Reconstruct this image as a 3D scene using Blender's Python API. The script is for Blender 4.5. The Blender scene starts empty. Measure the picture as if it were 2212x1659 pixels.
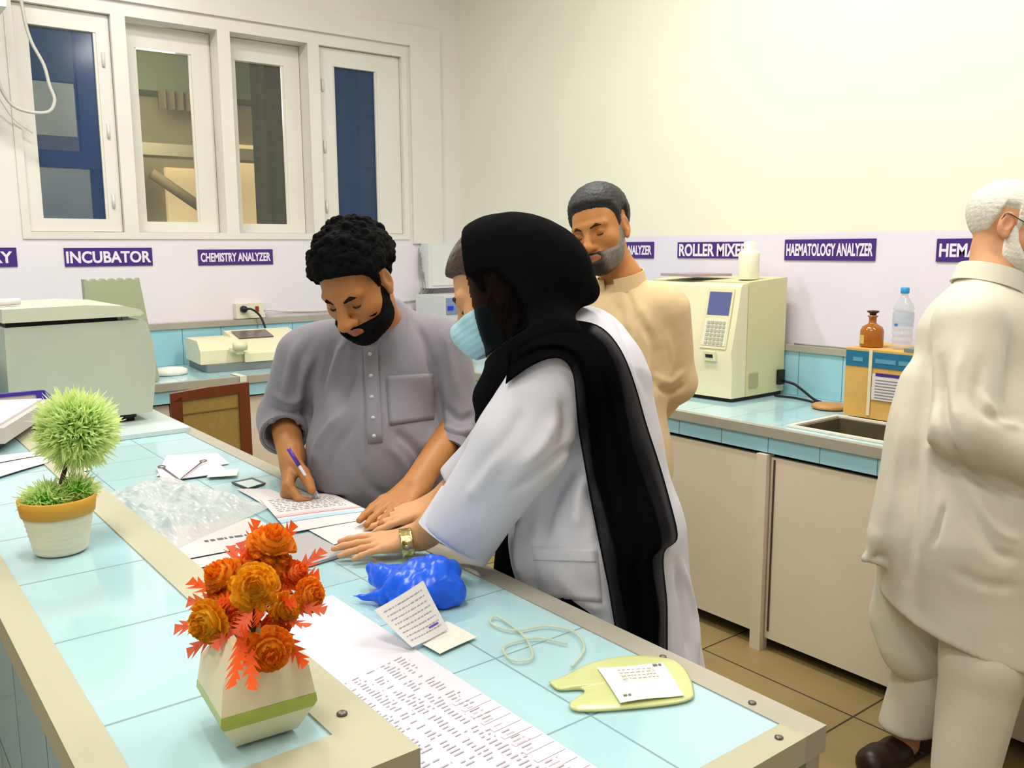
import bpy, bmesh, math, random
import numpy as np
from mathutils import Vector, Matrix
from mathutils.bvhtree import BVHTree
random.seed(7)
RNG = np.random.RandomState(11)
SC = bpy.context.scene
COL = SC.collection
PI = math.pi

# ---------------------------------------------------------------- camera model (metres, z up)
FOC = 1906.98
YAW, PITCH, ROLL = 0.66065, 0.153072, -0.0050796
EYE = np.array([0.0, 0.0, 1.5])
def cam_axes():
    fwd = np.array([math.sin(YAW)*math.cos(PITCH), math.cos(YAW)*math.cos(PITCH), -math.sin(PITCH)])
    right = np.array([math.cos(YAW), -math.sin(YAW), 0.0])
    up = np.cross(right, fwd)
    r = math.cos(ROLL)*right + math.sin(ROLL)*up
    u = -math.sin(ROLL)*right + math.cos(ROLL)*up
    return r, -u, fwd
AX = np.array(cam_axes())
def at(px, py, d):
    """measured direction + distance -> point in the room"""
    return EYE + AX.T @ np.array([(px-1106)/FOC*d, (py-829.5)/FOC*d, d])
def onz(px, py, z):
    r = AX.T @ np.array([(px-1106)/FOC, (py-829.5)/FOC, 1.0])
    return EYE + r*((z-EYE[2])/r[2])
def vdir(x, y, z):
    v = AX.T @ np.array([x, y, z], float)
    return v/np.linalg.norm(v)
def nrm(v):
    v = np.asarray(v, float); return v/np.linalg.norm(v)

# ---------------------------------------------------------------- materials
def lin(c):
    out = []
    for v in c:
        v = v/255.0
        out.append(v/12.92 if v <= 0.04045 else ((v+0.055)/1.055)**2.4)
    return (*out, 1.0)
MATS = {}
def mat(name, rgb, rough=0.5, spec=0.5, metal=0.0, noise=0.0, nscale=8.0, bump=0.0, bscale=60.0, trans=0.0, alpha=1.0,
        coat=0.0, ior=1.45, attr=None, sheen=0.0, emit=0.0, stretch=None, sss=0.0):
    if name in MATS: return MATS[name]
    m = bpy.data.materials.new(name); m.use_nodes = True
    nt = m.node_tree; b = nt.nodes['Principled BSDF']
    b.inputs['Base Color'].default_value = lin(rgb)
    b.inputs['Roughness'].default_value = rough
    b.inputs['Specular IOR Level'].default_value = spec
    b.inputs['Metallic'].default_value = metal
    b.inputs['IOR'].default_value = ior
    b.inputs['Transmission Weight'].default_value = trans
    b.inputs['Alpha'].default_value = alpha
    b.inputs['Coat Weight'].default_value = coat
    b.inputs['Coat Roughness'].default_value = 0.08
    b.inputs['Sheen Weight'].default_value = sheen
    if sss > 0:
        b.inputs['Subsurface Weight'].default_value = sss
        b.inputs['Subsurface Radius'].default_value = (0.010, 0.004, 0.002)
    if emit > 0:
        b.inputs['Emission Color'].default_value = lin(rgb); b.inputs['Emission Strength'].default_value = emit
    tc = nt.nodes.new('ShaderNodeTexCoord')
    src = tc.outputs['Object']
    if stretch:
        mp = nt.nodes.new('ShaderNodeMapping'); mp.inputs['Scale'].default_value = stretch
        nt.links.new(src, mp.inputs['Vector']); src = mp.outputs['Vector']
    base = None
    if attr:
        a = nt.nodes.new('ShaderNodeAttribute'); a.attribute_name = attr
        base = a.outputs['Color']; nt.links.new(base, b.inputs['Base Color'])
    if noise > 0:
        n = nt.nodes.new('ShaderNodeTexNoise'); n.inputs['Scale'].default_value = nscale; n.inputs['Detail'].default_value = 6
        nt.links.new(src, n.inputs['Vector'])
        mr = nt.nodes.new('ShaderNodeMapRange'); mr.inputs['From Min'].default_value = 0.25; mr.inputs['From Max'].default_value = 0.75
        mr.inputs['To Min'].default_value = 1-noise; mr.inputs['To Max'].default_value = 1+noise
        nt.links.new(n.outputs['Fac'], mr.inputs['Value'])
        mx = nt.nodes.new('ShaderNodeVectorMath'); mx.operation = 'SCALE'
        if base is not None: nt.links.new(base, mx.inputs[0])
        else: mx.inputs[0].default_value = lin(rgb)[:3]
        nt.links.new(mr.outputs[0], mx.inputs['Scale']); nt.links.new(mx.outputs[0], b.inputs['Base Color'])
    if bump > 0:
        n = nt.nodes.new('ShaderNodeTexNoise'); n.inputs['Scale'].default_value = bscale; n.inputs['Detail'].default_value = 4
        nt.links.new(src, n.inputs['Vector'])
        bp = nt.nodes.new('ShaderNodeBump'); bp.inputs['Strength'].default_value = bump; bp.inputs['Distance'].default_value = 0.004
        nt.links.new(n.outputs['Fac'], bp.inputs['Height']); nt.links.new(bp.outputs[0], b.inputs['Normal'])
    MATS[name] = m; return m

def grid_mat(name, rgb, grout, joints, rough=0.12, vary=0.05, width=0.0035, spec=0.5, noise=0.04, groutrough=0.7):
    """glazed tiles: joints = list of (axis, offset, pitch) in room coordinates"""
    m = bpy.data.materials.new(name); m.use_nodes = True; nt = m.node_tree; b = nt.nodes['Principled BSDF']
    geo = nt.nodes.new('ShaderNodeNewGeometry'); sep = nt.nodes.new('ShaderNodeSeparateXYZ')
    nt.links.new(geo.outputs['Position'], sep.inputs[0])
    def M(op, a, bb=None, c=None):
        n = nt.nodes.new('ShaderNodeMath'); n.operation = op
        for i, v in enumerate((a, bb, c)):
            if v is None: continue
            if isinstance(v, (int, float)): n.inputs[i].default_value = v
            else: nt.links.new(v, n.inputs[i])
        return n.outputs[0]
    line = None; seed = None
    for ax, off, pitch in joints:
        u = M('DIVIDE', M('SUBTRACT', sep.outputs[ax], off), pitch)
        fr = M('ABSOLUTE', M('SUBTRACT', M('FRACT', M('ADD', u, 0.5)), 0.5))
        l = M('LESS_THAN', fr, width*0.5/pitch)
        line = l if line is None else M('MAXIMUM', line, l)
        s = M('MULTIPLY', M('FLOOR', u), 0.37+0.23*ax)
        seed = s if seed is None else M('ADD', seed, s)
    wn = nt.nodes.new('ShaderNodeTexWhiteNoise'); wn.noise_dimensions = '1D'; nt.links.new(seed, wn.inputs['W'])
    ns = nt.nodes.new('ShaderNodeTexNoise'); ns.inputs['Scale'].default_value = 5.0; nt.links.new(geo.outputs['Position'], ns.inputs['Vector'])
    k = M('ADD', M('ADD', 1-vary, M('MULTIPLY', wn.outputs['Value'], 2*vary)), M('MULTIPLY', M('SUBTRACT', ns.outputs['Fac'], 0.5), 2*noise))
    sc = nt.nodes.new('ShaderNodeVectorMath'); sc.operation = 'SCALE'; sc.inputs[0].default_value = lin(rgb)[:3]; nt.links.new(k, sc.inputs['Scale'])
    mx = nt.nodes.new('ShaderNodeMix'); mx.data_type = 'RGBA'
    nt.links.new(line, mx.inputs['Factor']); nt.links.new(sc.outputs[0], mx.inputs[6]); mx.inputs[7].default_value = lin(grout)
    nt.links.new(mx.outputs[2], b.inputs['Base Color'])
    nt.links.new(M('ADD', rough, M('MULTIPLY', line, groutrough-rough)), b.inputs['Roughness'])
    bp = nt.nodes.new('ShaderNodeBump'); bp.inputs['Strength'].default_value = 0.4; bp.inputs['Distance'].default_value = 0.002
    nt.links.new(M('SUBTRACT', 1.0, line), bp.inputs['Height']); nt.links.new(bp.outputs[0], b.inputs['Normal'])
    b.inputs['Specular IOR Level'].default_value = spec
    MATS[name] = m; return m

def sheer_mat(name, rgb, density, gloss=0.0, rough=0.6, attr=None):
    """see-through film or gauze: surface colour mixed with clear"""
    m = bpy.data.materials.new(name); m.use_nodes = True; nt = m.node_tree
    b = nt.nodes['Principled BSDF']; out = nt.nodes['Material Output']
    b.inputs['Base Color'].default_value = lin(rgb); b.inputs['Roughness'].default_value = rough
    b.inputs['Specular IOR Level'].default_value = gloss
    t = nt.nodes.new('ShaderNodeBsdfTransparent'); mx = nt.nodes.new('ShaderNodeMixShader')
    mx.inputs[0].default_value = density
    if attr:
        a = nt.nodes.new('ShaderNodeAttribute'); a.attribute_name = attr
        nt.links.new(a.outputs['Fac'], mx.inputs[0])
    nt.links.new(t.outputs[0], mx.inputs[1]); nt.links.new(b.outputs[0], mx.inputs[2]); nt.links.new(mx.outputs[0], out.inputs['Surface'])
    MATS[name] = m; return m

# ---------------------------------------------------------------- objects
def tag(o, label=None, cat=None, group=None, kind=None):
    if label: o['label'] = label
    if cat: o['category'] = cat
    if group: o['group'] = group
    if kind: o['kind'] = kind
    return o
def thing(name, label, cat, loc=(0, 0, 0), group=None):
    o = bpy.data.objects.new(name, None); COL.objects.link(o); o.location = [float(v) for v in loc]; o.empty_display_size = 0.05
    return tag(o, label, cat, group)
def adopt(o, parent):
    if parent is not None:
        p = parent; off = Vector((0, 0, 0))
        while p is not None: off += p.location; p = p.parent
        o.parent = parent; o.location = o.location - off
    return o
def link(name, me, m, parent=None, smooth=False, label=None):
    o = bpy.data.objects.new(name, me); COL.objects.link(o)
    if m is not None:
        for mm in (m if isinstance(m, (list, tuple)) else [m]): me.materials.append(mm)
    if smooth: me.polygons.foreach_set('use_smooth', [True]*len(me.polygons))
    adopt(o, parent)
    if label: o['label'] = label
    return o
def obj(name, bm, m, parent=None, smooth=False, bevel=0.0, label=None, seg=2):
    if bevel > 0:
        bmesh.ops.bevel(bm, geom=[e for e in bm.edges if len(e.link_faces) == 2 and e.calc_face_angle(0) > 0.5], offset=bevel, segments=seg, affect='EDGES', profile=0.6)
    bmesh.ops.recalc_face_normals(bm, faces=bm.faces)
    me = bpy.data.meshes.new(name); bm.to_mesh(me); bm.free()
    if bevel > 0 and not smooth:
        o = link(name, me, m, parent, True, label)
        try: me.set_sharp_from_angle(angle=0.6)
        except Exception: pass
        return o
    return link(name, me, m, parent, smooth, label)
def smooth_angle(o, a=0.7):
    o.data.polygons.foreach_set('use_smooth', [True]*len(o.data.polygons))
    o.data.set_sharp_from_angle(angle=a); return o
def box(bm, x0, x1, y0, y1, z0, z1, rot=0.0, piv=None):
    vs = [bm.verts.new((x, y, z)) for z in (z0, z1) for y in (y0, y1) for x in (x0, x1)]
    if rot:
        c = Vector(piv) if piv is not None else Vector(((x0+x1)/2, (y0+y1)/2, 0))
        R = Matrix.Rotation(rot, 3, 'Z')
        for v in vs: v.co = R @ (v.co-c)+c
    for f in ((0, 1, 3, 2), (4, 6, 7, 5), (0, 4, 5, 1), (1, 5, 7, 3), (3, 7, 6, 2), (2, 6, 4, 0)): bm.faces.new([vs[i] for i in f])
    return vs
def bx(x0, x1, y0, y1, z0, z1, rot=0.0, piv=None):
    bm = bmesh.new(); box(bm, x0, x1, y0, y1, z0, z1, rot, piv); return bm
def prism(bm, pts, off):
    """pts: closed 3D polygon, extruded by vector off"""
    a = [bm.verts.new(tuple(p)) for p in pts]; b = [bm.verts.new(tuple(np.asarray(p)+np.asarray(off))) for p in pts]
    n = len(pts); bm.faces.new(a[::-1]); bm.faces.new(b)
    for i in range(n): bm.faces.new([a[i], a[(i+1) % n], b[(i+1) % n], b[i]])
    return bm
def lathe(bm, prof, c, n=40, ang=0.0, squash=1.0, cap=True):
    c = np.asarray(c, float); rings = []
    for r, z in prof:
        rings.append([bm.verts.new((c[0]+r*math.cos(ang+2*PI*i/n), c[1]+squash*r*math.sin(ang+2*PI*i/n), c[2]+z)) for i in range(n)])
    for a, b in zip(rings, rings[1:]):
        for i in range(n): bm.faces.new([a[i], a[(i+1) % n], b[(i+1) % n], b[i]])
    if cap:
        bm.faces.new(rings[0][::-1]); bm.faces.new(rings[-1])
    return bm
def spline(pts, n=8):
    P = [np.asarray(p, float) for p in pts]
    if len(P) < 3: return [P[0]+(P[-1]-P[0])*t for t in np.linspace(0, 1, n+1)]
    P = [2*P[0]-P[1]]+P+[2*P[-1]-P[-2]]; out = []
    for i in range(1, len(P)-2):
        a, b, c, d = P[i-1:i+3]
        for t in np.arange(n)/n:
            out.append(0.5*((2*b)+(c-a)*t+(2*a-5*b+4*c-d)*t*t+(3*b-a-3*c+d)*t**3))
    out.append(P[-2]); return out
def tube(bm, pts, r, n=8, sub=0, r1=None):
    P = spline(pts, sub) if sub else [np.asarray(p, float) for p in pts]
    N = len(P); prev = None; rings = []
    for i in range(N):
        t = nrm(P[min(i+1, N-1)]-P[max(i-1, 0)]+1e-9)
        if prev is None: u = np.cross(t, (0, 0, 1) if abs(t[2]) < 0.9 else (1, 0, 0))
        else: u = prev-t*(prev@t)
        u = nrm(u); prev = u; w = np.cross(t, u)
        rr = r if r1 is None else r+(r1-r)*i/(N-1)
        rings.append([bm.verts.new(tuple(P[i]+rr*(math.cos(a)*u+math.sin(a)*w))) for a in np.arange(n)*2*PI/n])
    for a, b in zip(rings, rings[1:]):
        for i in range(n): bm.faces.new([a[i], a[(i+1) % n], b[(i+1) % n], b[i]])
    bm.faces.new(rings[0][::-1]); bm.faces.new(rings[-1]); return bm
def sheet(bm, f, nu, nv, th=0.0006):
    """thin sheet: f(u,v)->point, given real thickness th"""
    top = [[bm.verts.new(tuple(f(i/nu, j/nv))) for j in range(nv+1)] for i in range(nu+1)]
    bot = [[bm.verts.new(tuple(np.asarray(f(i/nu, j/nv))-[0, 0, th])) for j in range(nv+1)] for i in range(nu+1)]
    for i in range(nu):
        for j in range(nv):
            bm.faces.new([top[i][j], top[i+1][j], top[i+1][j+1], top[i][j+1]])
            bm.faces.new([bot[i][j], bot[i][j+1], bot[i+1][j+1], bot[i+1][j]])
    for i in range(nu):
        bm.faces.new([top[i][0], bot[i][0], bot[i+1][0], top[i+1][0]]); bm.faces.new([top[i][nv], top[i+1][nv], bot[i+1][nv], bot[i][nv]])
    for j in range(nv):
        bm.faces.new([top[0][j], top[0][j+1], bot[0][j+1], bot[0][j]]); bm.faces.new([top[nu][j], bot[nu][j], bot[nu][j+1], top[nu][j+1]])
    return bm
def quad(c00, c10, c11, c01):
    c00, c10, c11, c01 = [np.asarray(c, float) for c in (c00, c10, c11, c01)]
    return lambda u, v: (c00*(1-u)+c10*u)*(1-v)+(c01*(1-u)+c11*u)*v

# lettering: text set to a given width and height, real mesh letters
def letters(name, text, origin, ux, uz, w, h, m, parent, bold=0.03, depth=0.0012):
    cu = bpy.data.curves.new(name, 'FONT'); cu.body = text; cu.size = 1.0; cu.extrude = 0.02; cu.offset = bold; cu.resolution_u = 4
    to = bpy.data.objects.new(name, cu); COL.objects.link(to)
    dg = bpy.context.evaluated_depsgraph_get()
    me = bpy.data.meshes.new_from_object(to.evaluated_get(dg))
    bpy.data.objects.remove(to); bpy.data.curves.remove(cu)
    n = len(me.vertices); co = np.zeros(n*3); me.vertices.foreach_get('co', co); co = co.reshape(-1, 3)
    lo, hi = co.min(0), co.max(0)
    ux = np.asarray(ux, float); uz = np.asarray(uz, float); nn = np.cross(ux, uz)
    q = (co-lo)/(hi-lo)
    P = np.asarray(origin)+q[:, :1]*w*ux+q[:, 1:2]*h*uz+q[:, 2:3]*depth*nn
    me.vertices.foreach_set('co', P.astype(np.float32).ravel()); me.update()
    return link(name, me, m, parent)
# ---------------------------------------------------------------- blended-volume modeller (one continuous surface out of many blended forms)
def axis(lo, hi, coarse, fine=()):
    """grid line positions: coarse steps, finer inside the given intervals (a, b, step)"""
    out = [lo]
    while out[-1] < hi:
        h = coarse
        for a, b, s in fine:
            if a-coarse < out[-1] < b: h = min(h, s)
        out.append(out[-1]+h)
    return np.array(out, np.float32)
class Vol:
    def __init__(s, xs, ys, zs):
        s.ax = (xs, ys, zs); s.a = np.full((len(xs), len(ys), len(zs)), 0.5, np.float32)
    def cut(s, lo, hi):
        sl = []
        for i in range(3):
            a = max(np.searchsorted(s.ax[i], lo[i])-1, 0); b = min(np.searchsorted(s.ax[i], hi[i])+1, len(s.ax[i]))
            sl.append(slice(a, max(b, a)))
        sl = tuple(sl)
        X = s.ax[0][sl[0]][:, None, None]; Y = s.ax[1][sl[1]][None, :, None]; Z = s.ax[2][sl[2]][None, None, :]
        return sl, X, Y, Z
    def put(s, lo, hi, fn, k, op='add'):
        mg = k+0.03; sl, X, Y, Z = s.cut(np.asarray(lo)-mg, np.asarray(hi)+mg)
        v = s.a[sl]
        if v.size == 0: return s
        d = fn(X, Y, Z).astype(np.float32)
        if op == 'add':
            h = np.maximum(k-np.abs(v-d), 0)/max(k, 1e-6); s.a[sl] = np.minimum(v, d)-h*h*(k*0.25)
        elif op == 'sub':
            d = -d; h = np.maximum(k-np.abs(v-d), 0)/max(k, 1e-6); s.a[sl] = np.maximum(v, d)+h*h*(k*0.25)
        elif op == 'bump': s.a[sl] = v+d
        return s
    def cap(s, p0, p1, r0, r1=None, k=0.01, n=None, f=1.0, op='add'):
        """tapered limb p0->p1; f < 1 flattens it along direction n"""
        p0 = np.asarray(p0, np.float32); p1 = np.asarray(p1, np.float32); r1 = r0 if r1 is None else r1
        if n is not None: n = nrm(n).astype(np.float32)
        def tr(x, y, z):
            if n is None: return x, y, z
            q = (x*n[0]+y*n[1]+z*n[2])*(1.0/f-1.0); return x+n[0]*q, y+n[1]*q, z+n[2]*q
        ba = np.array(tr(*(p1-p0)), np.float32); bb = float(ba@ba)+1e-12
        def fn(X, Y, Z):
            x, y, z = tr(X-p0[0], Y-p0[1], Z-p0[2])
            t = np.clip((x*ba[0]+y*ba[1]+z*ba[2])/bb, 0, 1)
            d = np.sqrt((x-ba[0]*t)**2+(y-ba[1]*t)**2+(z-ba[2]*t)**2)-(r0+(r1-r0)*t)
            return d*min(1.0, f) if n is not None else d
        rm = max(r0, r1)*max(1.0, f)
        return s.put(np.minimum(p0, p1)-rm, np.maximum(p0, p1)+rm, fn, k, op)
    def ell(s, c, r, R=None, k=0.01, op='add'):
        """ellipsoid; R rows = its own axes"""
        c = np.asarray(c, np.float32); r = np.asarray(r, np.float32)*np.ones(3, np.float32)
        R = np.eye(3, dtype=np.float32) if R is None else np.asarray(R, np.float32)
        def fn(X, Y, Z):
            x, y, z = X-c[0], Y-c[1], Z-c[2]
            u = [(R[i, 0]*x+R[i, 1]*y+R[i, 2]*z) for i in range(3)]
            k0 = np.sqrt((u[0]/r[0])**2+(u[1]/r[1])**2+(u[2]/r[2])**2)
            k1 = np.sqrt((u[0]/r[0]**2)**2+(u[1]/r[1]**2)**2+(u[2]/r[2]**2)**2)+1e-9
            return k0*(k0-1)/k1
        e = np.sqrt(((R.T*r)**2).sum(1))
        return s.put(c-e, c+e, fn, k, op)
    def half(s, p, n, lo=None, hi=None, k=0.004):
        """cut away everything on the n side of the plane through p"""
        p = np.asarray(p, float); n = nrm(n)
        lo = [a[0] for a in s.ax] if lo is None else lo; hi = [a[-1] for a in s.ax] if hi is None else hi
        sl, X, Y, Z = s.cut(lo, hi); d = ((X-p[0])*n[0]+(Y-p[1])*n[1]+(Z-p[2])*n[2]).astype(np.float32)
        v = s.a[sl]; h = np.maximum(k-np.abs(v-d), 0)/k; s.a[sl] = np.maximum(v, d)+h*h*(k*0.25); return s
    def grid(s):
        return s.ax[0][:, None, None], s.ax[1][None, :, None], s.ax[2][None, None, :]
    def copy(s):
        o = Vol(*s.ax[:3]) if False else Vol.__new__(Vol); o.ax = s.ax; o.a = s.a.copy(); return o
    def mesh(s, relax=1):
        return nets(s.a, s.ax, relax)
def wav(X, Y, Z, scale, seed, n=7, stretch=(1, 1, 1)):
    """smooth pseudo-noise in about [-1, 1]"""
    r = np.random.RandomState(seed); out = 0
    for i in range(n):
        w = r.normal(size=3); w = w/np.linalg.norm(w)*scale*(0.6+0.9*r.rand())*np.asarray(stretch); ph = r.rand()*6.28
        out = out+np.sin(X*w[0]+Y*w[1]+Z*w[2]+ph)
    return out*(1.3/n)
def nets(a, axs, relax=1):
    ins = a < 0
    c = np.zeros(tuple(n-1 for n in a.shape), np.uint8)
    for i in (0, 1):
        for j in (0, 1):
            for k in (0, 1): c += ins[i:a.shape[0]-1+i, j:a.shape[1]-1+j, k:a.shape[2]-1+k]
    act = (c > 0) & (c < 8); idx = np.argwhere(act); n = len(idx)
    ids = np.ravel_multi_index(idx.T, c.shape)
    acc = np.zeros((n, 3)); cnt = np.zeros(n)
    I, J, K = idx.T
    for axn in range(3):
        o1, o2 = [q for q in range(3) if q != axn]
        for u in (0, 1):
            for w in (0, 1):
                b0 = np.zeros(3, int); b0[o1] = u; b0[o2] = w; b1 = b0.copy(); b1[axn] = 1
                v0 = a[I+b0[0], J+b0[1], K+b0[2]]; v1 = a[I+b1[0], J+b1[1], K+b1[2]]
                m = (v0 < 0) != (v1 < 0); t = np.where(m, v0/np.where(m, v0-v1, 1), 0)
                p = np.tile(b0.astype(float), (n, 1)); p[:, axn] = t
                acc[m] += p[m]; cnt += m
    pos = idx+acc/np.maximum(cnt, 1)[:, None]
    V = np.stack([np.interp(pos[:, i], np.arange(a.shape[i]), axs[i]) for i in range(3)], 1)
    F = []
    for axn in range(3):
        o1, o2 = (axn+1) % 3, (axn+2) % 3
        s0 = [slice(None)]*3; s1 = [slice(None)]*3; s0[axn] = slice(0, -1); s1[axn] = slice(1, None)
        x = ins[tuple(s0)] != ins[tuple(s1)]
        e = np.argwhere(x); ok = (e[:, o1] > 0) & (e[:, o2] > 0) & (e[:, o1] < a.shape[o1]-1) & (e[:, o2] < a.shape[o2]-1); e = e[ok]
        if len(e) == 0: continue
        neg = ins[e[:, 0], e[:, 1], e[:, 2]]
        q = []
        for d1, d2 in ((-1, -1), (0, -1), (0, 0), (-1, 0)):
            cc = e.copy(); cc[:, o1] += d1; cc[:, o2] += d2
            q.append(np.searchsorted(ids, np.ravel_multi_index(cc.T, c.shape)))
        q = np.stack(q, 1); q[~neg] = q[~neg][:, ::-1]; F.append(q)
    F = np.concatenate(F) if F else np.zeros((0, 4), int)
    for _ in range(relax): V = relax_v(V, F)
    return V, F
def relax_v(V, F, w=0.5):
    s = np.zeros_like(V); n = np.zeros(len(V))
    for i in range(4):
        A = F[:, i]
        for j in ((i+1) % 4, (i-1) % 4):
            B = F[:, j]
            for d in range(3): s[:, d] += np.bincount(A, V[B, d], len(V))
            n += np.bincount(A, minlength=len(V))
    return V+w*(s/np.maximum(n, 1)[:, None]-V)
def vnormals(V, F):
    fn = np.cross(V[F[:, 2]]-V[F[:, 0]], V[F[:, 3]]-V[F[:, 1]]); N = np.zeros_like(V)
    for i in range(4):
        for d in range(3): N[:, d] += np.bincount(F[:, i], fn[:, d], len(V))
    return N/(np.linalg.norm(N, axis=1)[:, None]+1e-12)
def solid(name, VF, m, parent=None, colors=None, label=None):
    V, F = VF
    me = bpy.data.meshes.new(name)
    me.vertices.add(len(V)); me.vertices.foreach_set('co', V.astype(np.float32).ravel())
    me.loops.add(F.size); me.loops.foreach_set('vertex_index', F.astype(np.int32).ravel())
    me.polygons.add(len(F)); me.polygons.foreach_set('loop_start', np.arange(0, F.size, F.shape[1], dtype=np.int32))
    me.polygons.foreach_set('loop_total', np.full(len(F), F.shape[1], np.int32))
    me.update(calc_edges=True)
    if colors is not None:
        a = me.color_attributes.new('pigment', 'FLOAT_COLOR', 'POINT')
        c = np.ones((len(V), 4), np.float32); c[:, :colors.shape[1]] = colors; a.data.foreach_set('color', c.ravel())
    return link(name, me, m, parent, True, label)
def tree_of(VF):
    V, F = VF; return BVHTree.FromPolygons([tuple(v) for v in V], [tuple(f) for f in F])
def hit(tree, px, py, off=0.0):
    """where the measured sight line meets the garment, lifted off it by off"""
    d = Vector(nrm(AX.T @ np.array([(px-1106)/FOC, (py-829.5)/FOC, 1.0])))
    loc, n, i, t = tree.ray_cast(Vector(EYE), d)
    if loc is None: return None
    return np.array(loc)-np.array(d)*off
def crease(VF, tree, folds):
    """folds: (list of pixel points, width m, depth m) -> real ridges (depth > 0) and grooves pressed into the cloth"""
    V, F = VF; N = vnormals(V, F); D = np.zeros(len(V))
    for pts, w, amp in folds:
        P = spline([np.array([p[0], p[1], 0.0]) for p in pts], 5); H = [hit(tree, p[0], p[1]) for p in P]; H = [h for h in H if h is not None]
        if len(H) < 2: continue
        H = np.array(H); lo, hi = H.min(0)-3*w, H.max(0)+3*w
        sel = np.where(((V > lo) & (V < hi)).all(1))[0]
        if len(sel) == 0: continue
        best = np.full(len(sel), 9.0); fade = np.ones(len(sel)); L = len(H)-1
        for i in range(L):
            a, b = H[i], H[i+1]; ab = b-a; q = V[sel]-a
            t = np.clip((q@ab)/(ab@ab+1e-12), 0, 1); d = np.linalg.norm(q-t[:, None]*ab, axis=1)
            m = d < best; best[m] = d[m]; s = (i+t[m])/L; fade[m] = np.clip(np.minimum(s, 1-s)*4+0.25, 0, 1)
        D[sel] += amp*fade*np.exp(-(best/w)**2)
    return V+N*D[:, None], F
# local frames: rows (left, forward, up) of a head or a trunk
def frame(F, U):
    F = nrm(F); U = np.asarray(U, float); U = nrm(U-F*(U@F)); return np.array([np.cross(U, F), F, U])
def sstep(x, a, b):
    t = np.clip((x-a)/(b-a), 0, 1); return t*t*(3-2*t)
def rp(px, d): return px*d/FOC
# ---------------------------------------------------------------- palette
white_paint = mat('white gloss paint', (226, 222, 214), rough=0.28, spec=0.5, noise=0.03, nscale=3, bump=0.08, bscale=30)
steel_strip = mat('dull aluminium edging', (176, 170, 155), rough=0.42, metal=0.25, noise=0.06, nscale=12)
wood_strip = mat('pale wooden edging', (180, 176, 150), rough=0.5, noise=0.07, nscale=9, stretch=(1, 0.15, 1))
dark_gap = mat('recess shade', (24, 20, 17), rough=0.8)  # near-black colour carries the shade of gaps, slots and cabinet voids
cab_paint = mat('cream cabinet paint', (222, 208, 188), rough=0.38, noise=0.03, nscale=5)
black_pl = mat('black plastic', (20, 20, 22), rough=0.45)
cream_pl = mat('cream moulded plastic', (232, 225, 190), rough=0.4, noise=0.02)
grey_pl = mat('grey plastic', (120, 128, 128), rough=0.45)
paper_w = mat('white paper', (216, 212, 211), rough=0.8, spec=0.2)
ink = mat('grey print', (120, 114, 122), rough=0.8, spec=0.1)
ink_blk = mat('black print', (50, 46, 50), rough=0.8, spec=0.1)
purple = mat('purple sign board', (66, 36, 120), rough=0.45, noise=0.04)
lilac = mat('pale lilac lettering', (236, 226, 244), rough=0.5)

def wall_mat(name, low, high, split):
    m = bpy.data.materials.new(name); m.use_nodes = True; nt = m.node_tree; b = nt.nodes['Principled BSDF']
    g = nt.nodes.new('ShaderNodeNewGeometry'); s = nt.nodes.new('ShaderNodeSeparateXYZ'); nt.links.new(g.outputs['Position'], s.inputs[0])
    t = nt.nodes.new('ShaderNodeMapRange'); t.inputs['From Min'].default_value = split-0.004; t.inputs['From Max'].default_value = split+0.004
    nt.links.new(s.outputs[2], t.inputs['Value'])
    n = nt.nodes.new('ShaderNodeTexNoise'); n.inputs['Scale'].default_value = 1.6; n.inputs['Detail'].default_value = 5; nt.links.new(g.outputs['Position'], n.inputs['Vector'])
    k = nt.nodes.new('ShaderNodeMapRange'); k.inputs['From Min'].default_value = 0.3; k.inputs['From Max'].default_value = 0.7
    k.inputs['To Min'].default_value = 0.975; k.inputs['To Max'].default_value = 1.025; nt.links.new(n.outputs['Fac'], k.inputs['Value'])
    mx = nt.nodes.new('ShaderNodeMix'); mx.data_type = 'RGBA'; mx.inputs[6].default_value = lin(low); mx.inputs[7].default_value = lin(high)
    nt.links.new(t.outputs[0], mx.inputs['Factor'])
    sc = nt.nodes.new('ShaderNodeVectorMath'); sc.operation = 'SCALE'; nt.links.new(mx.outputs[2], sc.inputs[0]); nt.links.new(k.outputs[0], sc.inputs['Scale'])
    nt.links.new(sc.outputs[0], b.inputs['Base Color']); b.inputs['Roughness'].default_value = 0.45; b.inputs['Specular IOR Level'].default_value = 0.35
    bn = nt.nodes.new('ShaderNodeTexNoise'); bn.inputs['Scale'].default_value = 45; nt.links.new(g.outputs['Position'], bn.inputs['Vector'])
    bp = nt.nodes.new('ShaderNodeBump'); bp.inputs['Strength'].default_value = 0.05; bp.inputs['Distance'].default_value = 0.004; nt.links.new(bn.outputs['Fac'], bp.inputs['Height']); nt.links.new(bp.outputs[0], b.inputs['Normal'])
    return m
wall_r_m = wall_mat('two-tone wall paint', (226, 221, 235), (233, 231, 214), 1.555)
wall_f_m = wall_mat('two-tone wall paint by window', (230, 224, 232), (229, 224, 220), 1.545)
def struct(name, bm, m, label=None, bevel=0.0):
    return tag(obj(name, bm, m, None, bevel=bevel), label, None, None, 'structure')

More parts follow.
